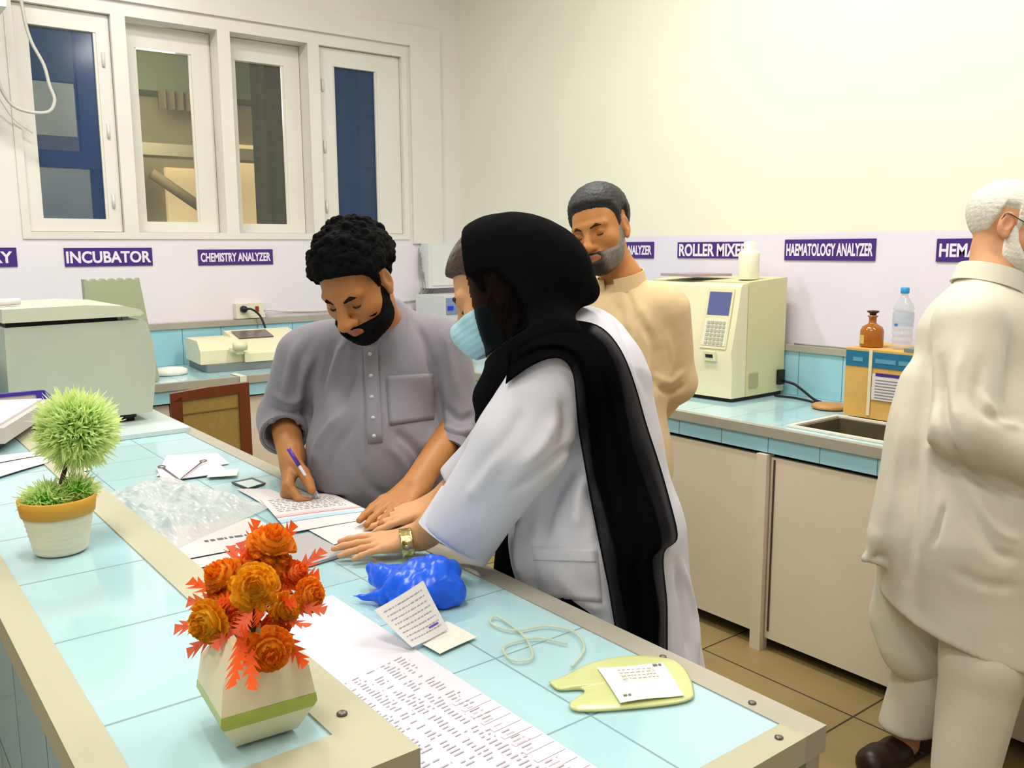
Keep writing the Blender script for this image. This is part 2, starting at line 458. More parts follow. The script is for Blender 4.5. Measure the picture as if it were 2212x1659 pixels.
WX, WY, CEIL = 3.40, 4.92, 3.55
LX, NY = -2.4, -2.2
floor_m = grid_mat('terrazzo floor with dark dividing strips', (146, 126, 82), (52, 42, 30), [(0, 2.49, 0.62), (1, 1.42, 0.62)], rough=0.35, vary=0.05, width=0.007, noise=0.12)
struct('floor', bx(LX, WX, NY, WY, -0.05, 0.0), floor_m, 'tan terrazzo floor with dark dividing strips')
struct('ceiling', bx(LX, WX, NY, WY, CEIL, CEIL+0.05), mat('ceiling paint', (238, 236, 228), rough=0.8), 'white painted ceiling')
struct('wall_right', bx(WX, WX+0.1, NY, WY+0.1, -0.05, CEIL), wall_r_m, 'bare cream and white wall behind the right hand counter')
struct('wall_left', bx(LX-0.1, LX, NY, WY+0.1, -0.05, CEIL), wall_r_m)
struct('wall_near', bx(LX-0.1, WX+0.1, NY-0.1, NY, -0.05, CEIL), wall_r_m)
# window wall: solid below, above and beside a wide opening
OX0, OX1, OZ0, OZ1 = 0.80, 3.00, 1.555, 2.72
bm = bmesh.new()
box(bm, LX, WX, WY, WY+0.24, -0.05, OZ0); box(bm, LX, WX, WY, WY+0.24, OZ1, CEIL)
box(bm, LX, OX0, WY, WY+0.24, OZ0, OZ1); box(bm, OX1, WX, WY, WY+0.24, OZ0, OZ1)
struct('wall_far', bm, wall_f_m, 'white wall with the row of windows')
# raised plaster border round the window
bm = bmesh.new()
box(bm, LX, 3.24, WY-0.022, WY, OZ1+0.02, 2.86); box(bm, 3.02, 3.24, WY-0.022, WY, 1.53, OZ1+0.02)
struct('trim_1', bm, white_paint, 'broad white border around the windows', bevel=0.006)
# beyond the windows: a dim neighbouring room
dim = mat('olive plaster beyond the windows', (158, 150, 114), rough=0.7, noise=0.1, nscale=3)
bm = bmesh.new(); box(bm, 0.0, 4.3, 6.9, 7.0, 0.5, 3.4); box(bm, 0.0, 4.3, WY+0.24, 7.0, 3.3, 3.4); box(bm, 4.2, 4.3, WY+0.24, 7.0, 0.5, 3.4)
box(bm, 0.0, 0.1, WY+0.24, 7.0, 0.5, 3.4); box(bm, 0.0, 4.3, WY+0.24, 7.0, 0.5, 0.6)
struct('wall_beyond', bm, dim, 'olive wall of the dim room beyond the windows')

# ---- the four windows: sash frames, glass, mullions
clear_glass = sheer_mat('clear window glass', (210, 215, 205), 0.06, gloss=0.6, rough=0.03)
blue_glass = sheer_mat('dark blue window film', (44, 74, 118), 0.55, gloss=0.5, rough=0.12)
def sash(n, x0, x1, gx0, gx1, gz0, gz1, yf, glass, label, hinge_x=None, jamb=0.035):
    """sash front face at yf, frame boards around the pane"""
    w = tag(obj('window_%d' % n, (lambda b: (box(b, x0, x0+jamb, WY-0.008, WY+0.2, OZ0, OZ1), box(b, x1-jamb, x1, WY-0.008, WY+0.2, OZ0, OZ1),
        box(b, x0+jamb, x1-jamb, WY-0.008, WY+0.2, OZ1-0.05, OZ1), box(b, x0+jamb, x1-jamb, WY-0.008, WY+0.2, OZ0, OZ0+0.035), b)[-1])(bmesh.new()), white_paint, bevel=0.004), label, None, None, 'structure')
    a, c, z0, z1 = x0+jamb+0.003, x1-jamb-0.003, OZ0+0.038, OZ1-0.053
    b = bmesh.new(); box(b, a, gx0, yf, yf+0.04, z0, z1); box(b, gx1, c, yf, yf+0.04, z0, z1); box(b, gx0, gx1, yf, yf+0.04, gz1, z1); box(b, gx0, gx1, yf, yf+0.04, z0, gz0)
    for q in (0.006,):   # glazing bead
        box(b, gx0, gx0+0.012, yf-q+0.012, yf+0.02, gz0, gz1); box(b, gx1-0.012, gx1, yf-q+0.012, yf+0.02, gz0, gz1)
    obj('sash', b, white_paint, w, bevel=0.003)
    obj('pane', bx(gx0, gx1, yf+0.022, yf+0.027, gz0, gz1), glass, w)
    if hinge_x:
        for z in (1.75, 2.1, 2.45):
            b = bmesh.new(); lathe(b, [(0.007, -0.035), (0.007, 0.035)], (hinge_x, yf-0.006, z), 10); obj('hinge', b, white_paint, w, True)
    return w
sash(1, 0.80, 1.31, 0.893, 1.209, 1.657, 2.578, 4.945, blue_glass, 'leftmost window, dark blue film with a loop of cable before it', 1.235)
sash(2, 1.31, 1.85, 1.412, 1.709, 1.650, 2.548, 5.03, clear_glass, 'second window from the left, clear pane onto an olive room')
sash(3, 1.85, 2.375, 1.943, 2.240, 1.645, 2.550, 5.03, clear_glass, 'third window from the left, grey curtain behind its pane')
sash(4, 2.375, 3.00, 2.512, 2.806, 1.648, 2.567, 4.945, blue_glass, 'rightmost window, plain dark blue pane', 2.44)

# ---- things in the room beyond
pale = mat('pale green board', (222, 228, 190), rough=0.6, noise=0.06)
def one(name, bm, m, label, cat, group=None, **kw):
    return tag(obj(name, bm, m, None, **kw), label, cat, group)
one('notice_board', bx(0.98, 1.32, 6.00, 6.03, 2.18, 2.49, 0.0), pale, 'pale square board seen through the leftmost blue window, upper one', 'board')
one('cupboard', bx(0.98, 1.365, 5.96, 6.25, 0.605, 1.985), pale, 'pale cupboard top seen low through the leftmost blue window', 'cupboard')
one('ceiling_beam', bx(1.60, 4.18, 6.3, 6.5, 2.13, 2.21), mat('beam', (150, 142, 112), rough=0.7), 'horizontal beam crossing behind the second window', 'beam')
one('lintel', bx(0.12, 4.18, 6.6, 6.88, 2.60, 3.28), mat('dark olive lintel', (104, 112, 84), rough=0.7), 'dark green olive lintel high behind the second window', 'lintel')
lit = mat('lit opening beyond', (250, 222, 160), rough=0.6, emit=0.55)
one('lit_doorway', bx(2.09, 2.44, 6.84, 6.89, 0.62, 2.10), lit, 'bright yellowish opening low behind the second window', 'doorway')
b = bmesh.new(); tube(b, [(1.80, 6.2, 2.0), (2.24, 6.2, 1.70)], 0.035, 10); one('wooden_brace', b, mat('brace', (112, 98, 66), rough=0.7), 'sloping brace low behind the second window', 'brace', smooth=True)
def curtain(x0, x1, y, z0, z1, m, label, waves):
    b = bmesh.new(); n = 60; r0 = []
    for i in range(n+1):
        x = x0+(x1-x0)*i/n; yy = y+0.03*math.sin(i/n*waves*2*PI); r0.append([b.verts.new((x+dx, yy+dy, z)) for z, dx, dy in ((z1, 0, 0), (z0, 0.0, 0.0))])
    for p, q in zip(r0, r0[1:]): b.faces.new([p[0], q[0], q[1], p[1]])
    bmesh.ops.solidify(b, geom=b.faces[:], thickness=0.004)
    return one('curtain', b, m, label, 'curtain', smooth=True)
curtain(2.205, 2.95, 5.45, 1.0, 2.9, mat('grey olive curtain', (112, 112, 92), rough=0.85, noise=0.12), 'grey olive curtain hanging behind the third window', 7)
curtain(1.98, 2.28, 6.56, 2.475, 2.60, mat('short beige curtain', (172, 158, 124), rough=0.85), 'short beige pelmet curtain high behind the second window', 5)
bar_m = mat('navy frame behind film', (26, 40, 66), rough=0.6)
one('dark_rail', bx(0.9, 1.50, 6.05, 6.09, 2.00, 2.10), bar_m, 'dark rail between the pale board and cupboard behind the leftmost window', 'rail')
one('dark_post', bx(1.37, 1.50, 6.12, 6.20, 0.605, 2.9), bar_m, 'dark upright post right of the pale board behind the leftmost window', 'post')
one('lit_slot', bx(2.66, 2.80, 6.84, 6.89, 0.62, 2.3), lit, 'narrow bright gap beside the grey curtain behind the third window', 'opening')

# ---------------------------------------------------------------- counters
tile_top = lambda n, j: grid_mat(n, (172, 207, 213), (120, 150, 156), j, rough=0.07, vary=0.05, spec=0.7)
blue_face = grid_mat('blue tiled band', (156, 204, 220), (84, 122, 140), [(1, 1.695, 0.212)], rough=0.14, vary=0.05)
blue_face2 = grid_mat('blue tiled splash strip', (156, 206, 222), (84, 122, 140), [(0, 1.52, 0.212), (1, 1.62, 0.212)], rough=0.14, vary=0.06)
T = 0.85
ct = thing('tiled_counter', 'blue tiled wall counter under the analyzer signs, with sink', 'counter', (3.0, 1.5, 0))
SX0, SX1, SY0, SY1 = 2.745, 3.03, 1.02, 1.86
bm = bmesh.new()
box(bm, 2.68, 3.37, SY1, WY-0.02, T-0.03, T); box(bm, 2.68, 3.37, 0.2, SY0, T-0.03, T); box(bm, SX1, 3.37, SY0, SY1, T-0.03, T); box(bm, 2.68, SX0, SY0, SY1, T-0.03, T)
obj('worktop', bm, tile_top('blue worktop tiles', [(0, 2.90, 0.21), (1, 1.695, 0.212)]), ct)
obj('front_edge', bx(2.65, 2.68, 0.2, 4.16, T-0.032, T+0.003), steel_strip, ct, bevel=0.004)
obj('tile_band', bx(2.66, 2.68, 0.2, 4.16, 0.758, T-0.033), blue_face, ct)
obj('backsplash', bx(3.345, 3.395, 0.2, WY-0.07, T+0.001, 1.045), blue_face2, ct)
obj('splash_ledge', bx(3.335, 3.395, 0.2, WY-0.07, 1.046, 1.072), steel_strip, ct, bevel=0.004)
bm = bmesh.new()   # sink: rim, four sides, floor
box(bm, SX0-0.02, SX0, SY0-0.02, SY1+0.02, T+0.001, T+0.008); box(bm, SX1, SX1+0.02, SY0-0.02, SY1+0.02, T+0.001, T+0.008)
box(bm, SX0, SX1, SY0-0.02, SY0, T+0.001, T+0.008); box(bm, SX0, SX1, SY1, SY1+0.02, T+0.001, T+0.008)
obj('sink_rim', bm, mat('white enamel', (232, 224, 208), rough=0.2), ct, bevel=0.003)
bm = bmesh.new(); q = 0.012
box(bm, SX0, SX0+q, SY0, SY1, 0.66, T); box(bm, SX1-q, SX1, SY0, SY1, 0.66, T); box(bm, SX0+q, SX1-q, SY0, SY0+q, 0.66, T); box(bm, SX0+q, SX1-q, SY1-q, SY1, 0.66, T); box(bm, SX0+q, SX1-q, SY0+q, SY1-q, 0.65, 0.66)
obj('sink_basin', bm, mat('dark sink basin', (92, 84, 62), rough=0.4, noise=0.2), ct)  # basin coloured darker than its rim, tone varied at random
obj('carcass', (lambda b: (box(b, 2.70, 3.39, 0.2, SY0-0.1, 0.12, 0.74), box(b, 2.70, 3.39, SY1+0.1, 4.16, 0.12, 0.74), box(b, 3.06, 3.39, SY0-0.1, SY1+0.1, 0.12, 0.74), box(b, 2.96, 3.39, 0.2, 4.16, 0.0, 0.12), b)[-1])(bmesh.new()), dark_gap, ct)
for k, (y0, y1) in enumerate(((3.02, 4.14), (1.955, 2.955), (0.93, 1.895), (0.22, 0.87))):
    d = obj('cabinet_door', bx(2.667, 2.69, y0, y1, 0.058 if k != 2 else 0.05, 0.742), cab_paint, ct, bevel=0.003)
    obj('hinge_strip', bx(2.663, 2.6665, y1-0.018, y1-0.012, 0.08, 0.735), mat('dark hinge', (70, 56, 44), rough=0.6, noise=0.3), d)
for y in (2.965, 1.90, 0.88):
    obj('post', bx(2.645, 2.69, y, y+0.045, 0.0, 0.752), cab_paint, ct, bevel=0.003)
# counter under the windows
T2 = 0.88
wc = thing('window_counter', 'blue tiled counter along the wall below the windows', 'counter', (1.8, 4.5, 0))
obj('worktop', bx(LX+0.02, 2.64, 4.23, 4.90, T2-0.03, T2), tile_top('blue worktop tiles by window', [(0, 1.52, 0.212), (1, 4.5, 0.212)]), wc)
obj('front_edge', bx(LX+0.02, 2.64, 4.20, 4.23, T2-0.034, T2+0.002), steel_strip, wc, bevel=0.004)
obj('tile_band', bx(LX+0.02, 2.64, 4.21, 4.23, 0.785, T2-0.035), blue_face2, wc)
obj('backsplash', bx(LX+0.02, 3.34, 4.87, 4.915, T2+0.001, 1.075), blue_face2, wc)
obj('splash_ledge', bx(LX+0.02, 3.33, 4.86, 4.915, 1.076, 1.108), steel_strip, wc, bevel=0.004)
obj('carcass', bx(LX+0.02, 2.62, 4.26, 4.90, 0.0, 0.78), dark_gap, wc)
for x in np.arange(-0.6, 2.6, 0.62):
    obj('cabinet_door', bx(x, x+0.6, 4.235, 4.258, 0.08, 0.775), cab_paint, wc, bevel=0.003)

# the long peninsula: working top and a raised ledge
pn = thing('service_counter', 'long blue tiled service counter with a raised ledge in the foreground', 'counter', (0.6, 2.0, 0))
Y0, Y1 = 0.595, 4.19
side_m = grid_mat('dark jointed blue tiles on counter side', (150, 204, 228), (40, 66, 78), [(1, 0.806, 0.212), (2, 0.14, 0.212)], rough=0.1, vary=0.06)
obj('worktop', bx(0.345, 0.935, Y0+0.04, Y1, 0.85, 0.88), tile_top('blue service counter tiles', [(0, 0.757, 0.205), (1, 0.806, 0.2125)]), pn)
bm = bmesh.new(); box(bm, 0.935, 0.98, Y0, Y1, 0.845, 0.882); obj('side_edge', bm, steel_strip, pn, bevel=0.003)
obj('end_edge', bx(0.345, 0.935, Y0, Y0+0.04, 0.845, 0.882), wood_strip, pn, bevel=0.003)
for x, y in ((0.957, 0.86), (0.95, 0.69), (0.905, 0.615), (0.70, 0.615)):
    bm = bmesh.new(); lathe(bm, [(0.0055, 0), (0.0055, 0.0018), (0.003, 0.003)], (x, y, 0.882), 12); obj('screw', bm, mat('dull screw', (110, 104, 96), rough=0.4, metal=0.7), pn, True)
bm = bmesh.new(); box(bm, 0.345, 0.95, Y0+0.06, Y1, 0.0, 0.845); obj('base', bm, side_m, pn)
for y in (Y0+0.005, 2.2, 3.9): obj('corner_post', bx(0.945, 0.975, y, y+0.05, 0.0, 0.845), steel_strip, pn, bevel=0.003)
LZ = 1.08
obj('ledge_wall', bx(0.145, 0.34, Y0+0.015, Y1, 0.0, LZ-0.03), side_m, pn)
obj('ledge_top', bx(0.16, 0.313, Y0+0.065, Y1, LZ-0.03, LZ), tile_top('blue ledge tiles', [(1, 1.014, 0.212)]), pn)
obj('ledge_edge', bx(0.125, 0.16, Y0, Y1, LZ-0.03, LZ+0.002), wood_strip, pn, bevel=0.003)
obj('ledge_edge', bx(0.313, 0.362, Y0, Y1, LZ-0.03, LZ+0.002), wood_strip, pn, bevel=0.003)
obj('ledge_edge', bx(0.16, 0.313, Y0, Y0+0.065, LZ-0.03, LZ+0.002), wood_strip, pn, bevel=0.003)
for x, y in ((0.335, 0.685),):
    bm = bmesh.new(); lathe(bm, [(0.005, 0), (0.005, 0.0018), (0.003, 0.003)], (x, y, LZ+0.002), 12); obj('screw', bm, MATS['dull screw'], pn, True)

# ---------------------------------------------------------------- wall signs
def sign(text, p0, p1, z0, z1, normal, label, pad=(0.02, 0.018), part=None, group=None):
    """board from p0 to p1 along the wall (xy), lettering on the room side"""
    p0 = np.array([*p0, 0.0]); p1 = np.array([*p1, 0.0]); ux = nrm(p1-p0); n = np.asarray(normal, float); L = np.linalg.norm(p1-p0)
    t = thing('wall_sign', label, 'sign', (*(p0[:2]), z0), group)
    bm = bmesh.new(); prism(bm, [p0+[0, 0, z0], p1+[0, 0, z0], p1+[0, 0, z1], p0+[0, 0, z1]], n*0.006); obj('board', bm, purple, t)
    a, b = part if part else (pad[0], L-pad[0])
    letters('lettering', text, p0+ux*a+n*0.006+np.array([0, 0, z0+pad[1]]), ux, np.array([0, 0, 1.0]), b-a, z1-z0-2*pad[1], lilac, t)
g = 'purple wall signs'
sign('RY', (0.20, WY), (0.766, WY), 1.421, 1.513, (0, -1, 0), 'purple sign cut off at the left edge, ending in RY', part=(0.46, 0.547), group=g)
sign('INCUBATOR', (0.977, WY), (1.403, WY), 1.417, 1.510, (0, -1, 0), 'purple sign reading INCUBATOR under the windows', pad=(0.008, 0.016), group=g)
sign('CHEMISTRY ANALYZER', (1.645, WY), (2.074, WY), 1.413, 1.499, (0, -1, 0), 'purple sign reading CHEMISTRY ANALYZER under the windows', pad=(0.014, 0.018), group=g)
sign('Y ANALYZER', (WX, 3.62), (WX, 3.177), 1.443, 1.527, (-1, 0, 0), 'purple sign ending in ANALYZER behind the man in beige', part=(0.20, 0.43), group=g)
sign('ROLLER MIXER', (WX, 3.014), (WX, 2.575), 1.446, 1.523, (-1, 0, 0), 'purple sign reading ROLLER MIXER on the right wall', pad=(0.012, 0.008), group=g)
sign('HAEMATOLOGY ANALYZER', (WX, 2.388), (WX, 1.957), 1.440, 1.530, (-1, 0, 0), 'purple sign reading HAEMATOLOGY ANALYZER on the right wall', pad=(0.010, 0.018), group=g)
sign('HEMAT', (WX, 1.706), (WX, 1.30), 1.439, 1.526, (-1, 0, 0), 'purple sign starting HEMAT beside the white haired man', part=(0.012, 0.19), group=g)
# ---------------------------------------------------------------- equipment and clutter
# centrifuge at the far end of the service counter
case = mat('grey green enamel case', (186, 192, 172), rough=0.38, noise=0.02)
lidm = mat('pale lid plastic', (206, 208, 186), rough=0.35, noise=0.02)
S = 0.88
bd = one('base_board', bx(0.40, 0.955, 3.03, 3.78, S+0.001, S+0.016), mat('pale board', (200, 214, 214), rough=0.3), 'thin pale board under the large centrifuge', 'board', bevel=0.002)
cf = thing('centrifuge', 'large grey green benchtop centrifuge on the service counter', 'centrifuge', (0.68, 3.5, S+0.016))
prof = [(0.445, 0.925), (0.892, 0.925), (0.905, 1.00), (0.916, 1.10), (0.910, 1.18), (0.894, 1.245), (0.882, 1.258), (0.452, 1.252)]
bm = bmesh.new(); prism(bm, [(x, 3.25, z) for x, z in prof], (0, 0.5, 0)); obj('case', bm, case, cf, bevel=0.008)
bm = bmesh.new(); prism(bm, [(0.458, 3.262, 1.245), (0.80, 3.262, 1.25), (0.80, 3.262, 1.275), (0.458, 3.262, 1.272)], (0, 0.46, 0)); obj('gap_shade', bm, dark_gap, cf)  # dark block stands in for shade in the gap under the lid
bm = bmesh.new(); prism(bm, [(0.447, 3.235, 1.268), (0.87, 3.235, 1.272), (0.884, 3.235, 1.280), (0.870, 3.235, 1.294), (0.82, 3.235, 1.308), (0.70, 3.235, 1.316), (0.447, 3.235, 1.312)], (0, 0.52, 0)); obj('lid', bm, lidm, cf, bevel=0.007)
for x in (0.50, 0.82):
    for y in (3.30, 3.68):
        bm = bmesh.new(); lathe(bm, [(0.024, 0.0), (0.022, 0.012), (0.03, 0.013), (0.03, 0.031)], (x, y, S+0.016), 18); obj('foot', bm, black_pl, cf, True)
bm = bmesh.new(); box(bm, 0.815, 0.835, 3.255, 3.27, 1.256, 1.276); obj('latch', bm, grey_pl, cf)
b = bmesh.new(); tube(b, [(0.40, 3.36, 1.327), (0.525, 3.40, 1.329)], 0.012, 12); one('paper_roll', b, paper_w, 'small white roll lying on the centrifuge lid', 'roll', smooth=True)
# scalloped panel behind it
pts = [(0.93, 0.885), (1.225, 0.885), (1.162, 1.372)] + [(1.162-0.232*i/40, 1.366+0.006*math.cos(i/40*6*2*PI)) for i in range(1, 40)] + [(0.925, 1.37)]
bm = bmesh.new(); prism(bm, [(x, 4.30, z) for x, z in pts], (0, 0.05, 0)); one('equipment_cover', bm, mat('sage panel', (164, 172, 140), rough=0.45, noise=0.03), 'sage green panel with a scalloped top behind the centrifuge', 'panel')
# low white tray machine with purple file tray at the left edge
tr = thing('paper_tray', 'white tray of paper on grey feet at the left edge, on the ledge', 'tray', (0.24, 2.3, LZ))
a = 0.45; cpt = (0.30, 2.22)
obj('tray_body', bx(-0.01, 0.355, 2.05, 2.42, LZ+0.022, LZ+0.055, -0.42, (0.355, 2.26, 0)), mat('pale grey tray', (196, 194, 188), rough=0.4), tr, bevel=0.006)
obj('tray_top', bx(0.005, 0.34, 2.065, 2.405, LZ+0.0555, LZ+0.060, -0.42, (0.355, 2.26, 0)), paper_w, tr)
for x, y in ((0.30, 2.10), (0.30, 2.36), (0.05, 2.10), (0.05, 2.36)):
    obj('foot', bx(x, x+0.03, y, y+0.03, LZ+0.0021, LZ+0.0215, -0.42, (0.355, 2.26, 0)), black_pl, tr)
pt = thing('file_tray', 'purple edged file tray behind the white paper tray at the left edge', 'tray', (0.36, 2.58, LZ))
pp = mat('purple plastic', (70, 44, 160), rough=0.3)
bm = bmesh.new(); box(bm, 0.05, 0.432, 2.56, 2.574, 1.128, 1.137); box(bm, 0.05, 0.432, 2.56, 2.574, 1.085, 1.094); box(bm, 0.415, 0.436, 2.56, 2.574, 1.094, 1.128)
prism(bm, [(0.436, 2.56, 1.082), (0.475, 2.70, 1.082), (0.475, 2.70, 1.10), (0.436, 2.56, 1.137)], (-0.012, 0.004, 0)); box(bm, 0.05, 0.43, 2.575, 2.75, 1.083, 1.087)
obj('rim', bm, pp, pt, bevel=0.002); obj('label_panel', bx(0.05, 0.415, 2.563, 2.572, 1.094, 1.128), mat('pinkish label', (206, 192, 190), rough=0.5), pt)
def paper(name, c, label, cat='paper', m=None, z=None, bend=0.0, th=0.0006, group=None, nu=8, nv=8, fx=None):
    """paper sheet by its four corners (c00, c10, c11, c01), xy or xyz"""
    C4 = [np.array(p if len(p) == 3 else (p[0], p[1], z), float) for p in c]
    f0 = quad(*C4); f = (lambda u, v: f0(u, v)+np.array([0, 0, bend*(u*(1-u)*2+v*(1-v)*2)+(fx(u, v) if fx else 0)]))
    b = bmesh.new(); sheet(b, f, nu, nv, th)
    o = obj(name, b, m or paper_w, None, smooth=False); o.data.set_sharp_from_angle(angle=0.7); o.data.polygons.foreach_set('use_smooth', [True]*len(o.data.polygons))
    tag(o, label, cat, group); o['_f'] = 0; del o['_f']; return o, f
def rules(o, f, rows, m=ink, name='print', h=0.25, up=0.0009, seed=1, words=True, along='u'):
    """printed words as small dashes on a sheet: rows = (v, u0, u1, height in v)"""
    r = random.Random(seed); b = bmesh.new()
    for v, u0, u1, hv in rows:
        u = u0
        while u < u1-1e-6:
            e = min(u1, u+(r.uniform(0.02, 0.075) if words else 9))
            n = 1 if words else 8
            for i in range(n):
                ua, ub = u+(e-u)*i/n, u+(e-u)*(i+1)/n
                q = [(ua, v), (ub, v), (ub, v+hv), (ua, v+hv)]
                if along == 'v': q = [(y, x) for x, y in q]
                b.faces.new([b.verts.new(tuple(f(*t)+np.array([0, 0, up]))) for t in q])
            u = e+(r.uniform(0.012, 0.03) if words else 0)
    p = obj(name, b, m, o); return p
o, f = paper('leaflet', [(0.17, 1.80), (0.325, 1.92), (0.325, 2.04), (0.15, 2.04)], 'open white leaflet on the ledge behind the green potted plant', 'leaflet', z=LZ+0.003, bend=0.004)
rules(o, f, [(0.5, 0.02, 0.98, 0.03)], ink_blk, 'fold_line', words=False)
# spectrophotometer below the chemistry sign
sp = thing('benchtop_analyzer', 'low cream analyzer with sloped display on the window counter', 'analyzer', (1.72, 4.6, T2))
bm = bmesh.new(); prism(bm, [(1.50, 4.44, T2+0.001), (2.06, 4.40, T2+0.001), (2.08, 4.74, T2+0.001), (1.52, 4.78, T2+0.001)], (0, 0, 0.04)); obj('base', bm, grey_pl, sp, bevel=0.015)
bm = bmesh.new()
prism(bm, [(1.475, 4.46, 0.922), (1.475, 4.46, 0.99), (1.49, 4.55, 1.035), (1.505, 4.78, 1.035), (1.505, 4.78, 0.922)], (0.215, -0.012, 0)); obj('sample_housing', bm, cream_pl, sp, bevel=0.016)
bm = bmesh.new(); prism(bm, [(1.69, 4.42, 0.922), (1.69, 4.42, 0.965), (1.70, 4.60, 1.03), (1.71, 4.77, 1.06), (1.71, 4.77, 0.922)], (0.365, -0.02, 0)); obj('console', bm, cream_pl, sp, bevel=0.012)
bm = bmesh.new(); nz = nrm(np.cross((1, -0.05, 0), nrm(np.array((1.71, 4.77, 1.06))-np.array((1.70, 4.60, 1.03)))))
q0 = np.array((1.725, 4.585, 1.0295)); e1 = np.array((0.19, -0.010, 0)); e2 = np.array((0.01, 0.135, 0.0255)); prism(bm, [q0, q0+e1, q0+e1+e2, q0+e2], (0, 0, 0.004)); obj('display', bm, mat('grey lcd', (112, 100, 98), rough=0.2), sp)
bm = bmesh.new(); box(bm, 1.615, 1.70, 4.405, 4.44, 0.985, 1.0); box(bm, 1.645, 1.68, 4.41, 4.44, 0.967, 0.985); obj('sample_flap', bm, cream_pl, sp, bevel=0.004)
bm = bmesh.new(); tube(bm, [(1.625, 4.398, 1.012), (1.692, 4.395, 1.012)], 0.02, 14); obj('roll', bm, cream_pl, sp, True)
b = bmesh.new(); prism(b, [(1.573, 4.335, 0.8828), (1.573, 4.194, 0.8828), (1.573, 4.194, 0.848), (1.573, 4.1955, 0.848), (1.573, 4.1965, 0.8836), (1.573, 4.335, 0.8836)], (0.034, 0, 0)); one('paper_tag', b, mat('pale tape', (214, 220, 200), rough=0.6), 'pale strip of paper over the window counter edge below the analyzer', 'paper')
b = bmesh.new(); lathe(b, [(0.075, 0), (0.085, 0.006), (0.082, 0.026), (0.06, 0.036), (0.02, 0.040)], (1.335, 4.50, T2+0.001), 28, squash=0.7); one('white_dish', b, mat('white dish', (240, 240, 228), rough=0.35), 'small white covered dish behind the centrifuge on the window counter', 'dish', smooth=True)
# power socket on the window wall, its plug and cord
so = thing('socket_box', 'cream power socket box with red switch on the window wall', 'socket', (1.91, WY, 1.11))
obj('box', bx(1.828, 1.995, WY-0.045, WY-0.0005, 1.112, 1.196), mat('cream bakelite', (226, 222, 202), rough=0.4), so, bevel=0.006)
obj('switch', bx(1.938, 1.958, WY-0.05, WY-0.044, 1.147, 1.178), mat('red switch', (150, 50, 36), rough=0.4), so, bevel=0.002)
b = bmesh.new(); lathe(b, [(0.02, 0), (0.019, 0.02), (0.012, 0.03)], (0, 0, 0), 16); bmesh.ops.rotate(b, verts=b.verts, matrix=Matrix.Rotation(PI/2, 3, 'X')); bmesh.ops.translate(b, verts=b.verts, vec=(1.868, WY-0.0455, 1.165))
tube(b, [(1.868, WY-0.07, 1.165), (1.90, WY-0.09, 1.165), (1.94, WY-0.10, 1.13), (1.955, WY-0.12, 1.08), (1.96, WY-0.14, 1.03)], 0.006, 8, 6); one('power_cord', b, black_pl, 'black plug and cord from the socket to the cream analyzer', 'cord', smooth=True)
b = bmesh.new(); tube(b, [(1.99, WY-0.052, 1.155), (2.15, WY-0.012, 1.138), (2.4, WY-0.012, 1.132), (2.7, WY-0.012, 1.15), (3.05, WY-0.012, 1.17)], 0.005, 6, 6); one('wall_cable', b, mat('white cable', (214, 212, 206), rough=0.5), 'white cable running along the window wall from the socket', 'cable', smooth=True)
# corner: wall box, cables, blue-fronted instrument, carton, glass jar
wb = thing('wall_cabinet', 'white electrical wall box in the corner by the woman', 'cabinet', (3.24, WY, 1.24))
obj('case', bx(3.075, 3.37, WY-0.10, WY-0.0005, 1.245, 1.53), mat('white enamel box', (222, 224, 222), rough=0.35), wb, bevel=0.006)
obj('door', bx(3.10, 3.355, WY-0.106, WY-0.1005, 1.262, 1.515), mat('white enamel door', (228, 229, 226), rough=0.3), wb, bevel=0.003)
b = bmesh.new()
for k in range(5): tube(b, [(3.055+0.008*k, WY-0.02, 1.50-0.03*k), (3.05+0.004*k, WY-0.03, 1.36), (3.06+0.018*k, WY-0.05-0.01*k, 1.26), (3.04+0.02*k, WY-0.04, 1.20), (3.07+0.012*k, WY-0.03, 1.115)], 0.004, 6, 5)
one('cable_bundle', b, mat('grey cables', (150, 146, 140), rough=0.5), 'tangle of thin cables beside the white wall box', 'cable', smooth=True)
cb = thing('blue_panel_instrument', 'white instrument with blue keys and dark display in the corner', 'instrument', (3.16, 4.6, T2))
obj('case', bx(2.98, 3.31, 4.50, 4.83, T2+0.001, 1.21), mat('white instrument case', (222, 222, 222), rough=0.4), cb, bevel=0.012)
obj('fascia', bx(2.99, 3.30, 4.494, 4.4995, 1.10, 1.20), mat('steel blue fascia', (132, 150, 190), rough=0.4), cb)
obj('key', bx(2.998, 3.04, 4.490, 4.4938, 1.125, 1.15), mat('bright blue key', (40, 60, 220), rough=0.4), cb)
obj('display', bx(3.07, 3.18, 4.490, 4.4938, 1.105, 1.145), mat('dark teal display', (60, 92, 100), rough=0.2), cb)
one('carton', bx(2.925, 3.07, 4.30, 4.44, T2+0.003, 1.06), mat('tan carton', (196, 160, 92), rough=0.8), 'tan carton beside the corner instrument, behind the masked woman', 'box', bevel=0.002)
b = bmesh.new(); lathe(b, [(0.055, 0), (0.06, 0.02), (0.06, 0.15), (0.03, 0.19), (0.03, 0.22)], (2.78, 4.42, T2+0.002), 24); one('glass_jar', b, sheer_mat('greenish jar glass', (150, 190, 180), 0.45, 0.5, 0.1), 'greenish glass jar in the corner behind the masked woman', 'jar', smooth=True)
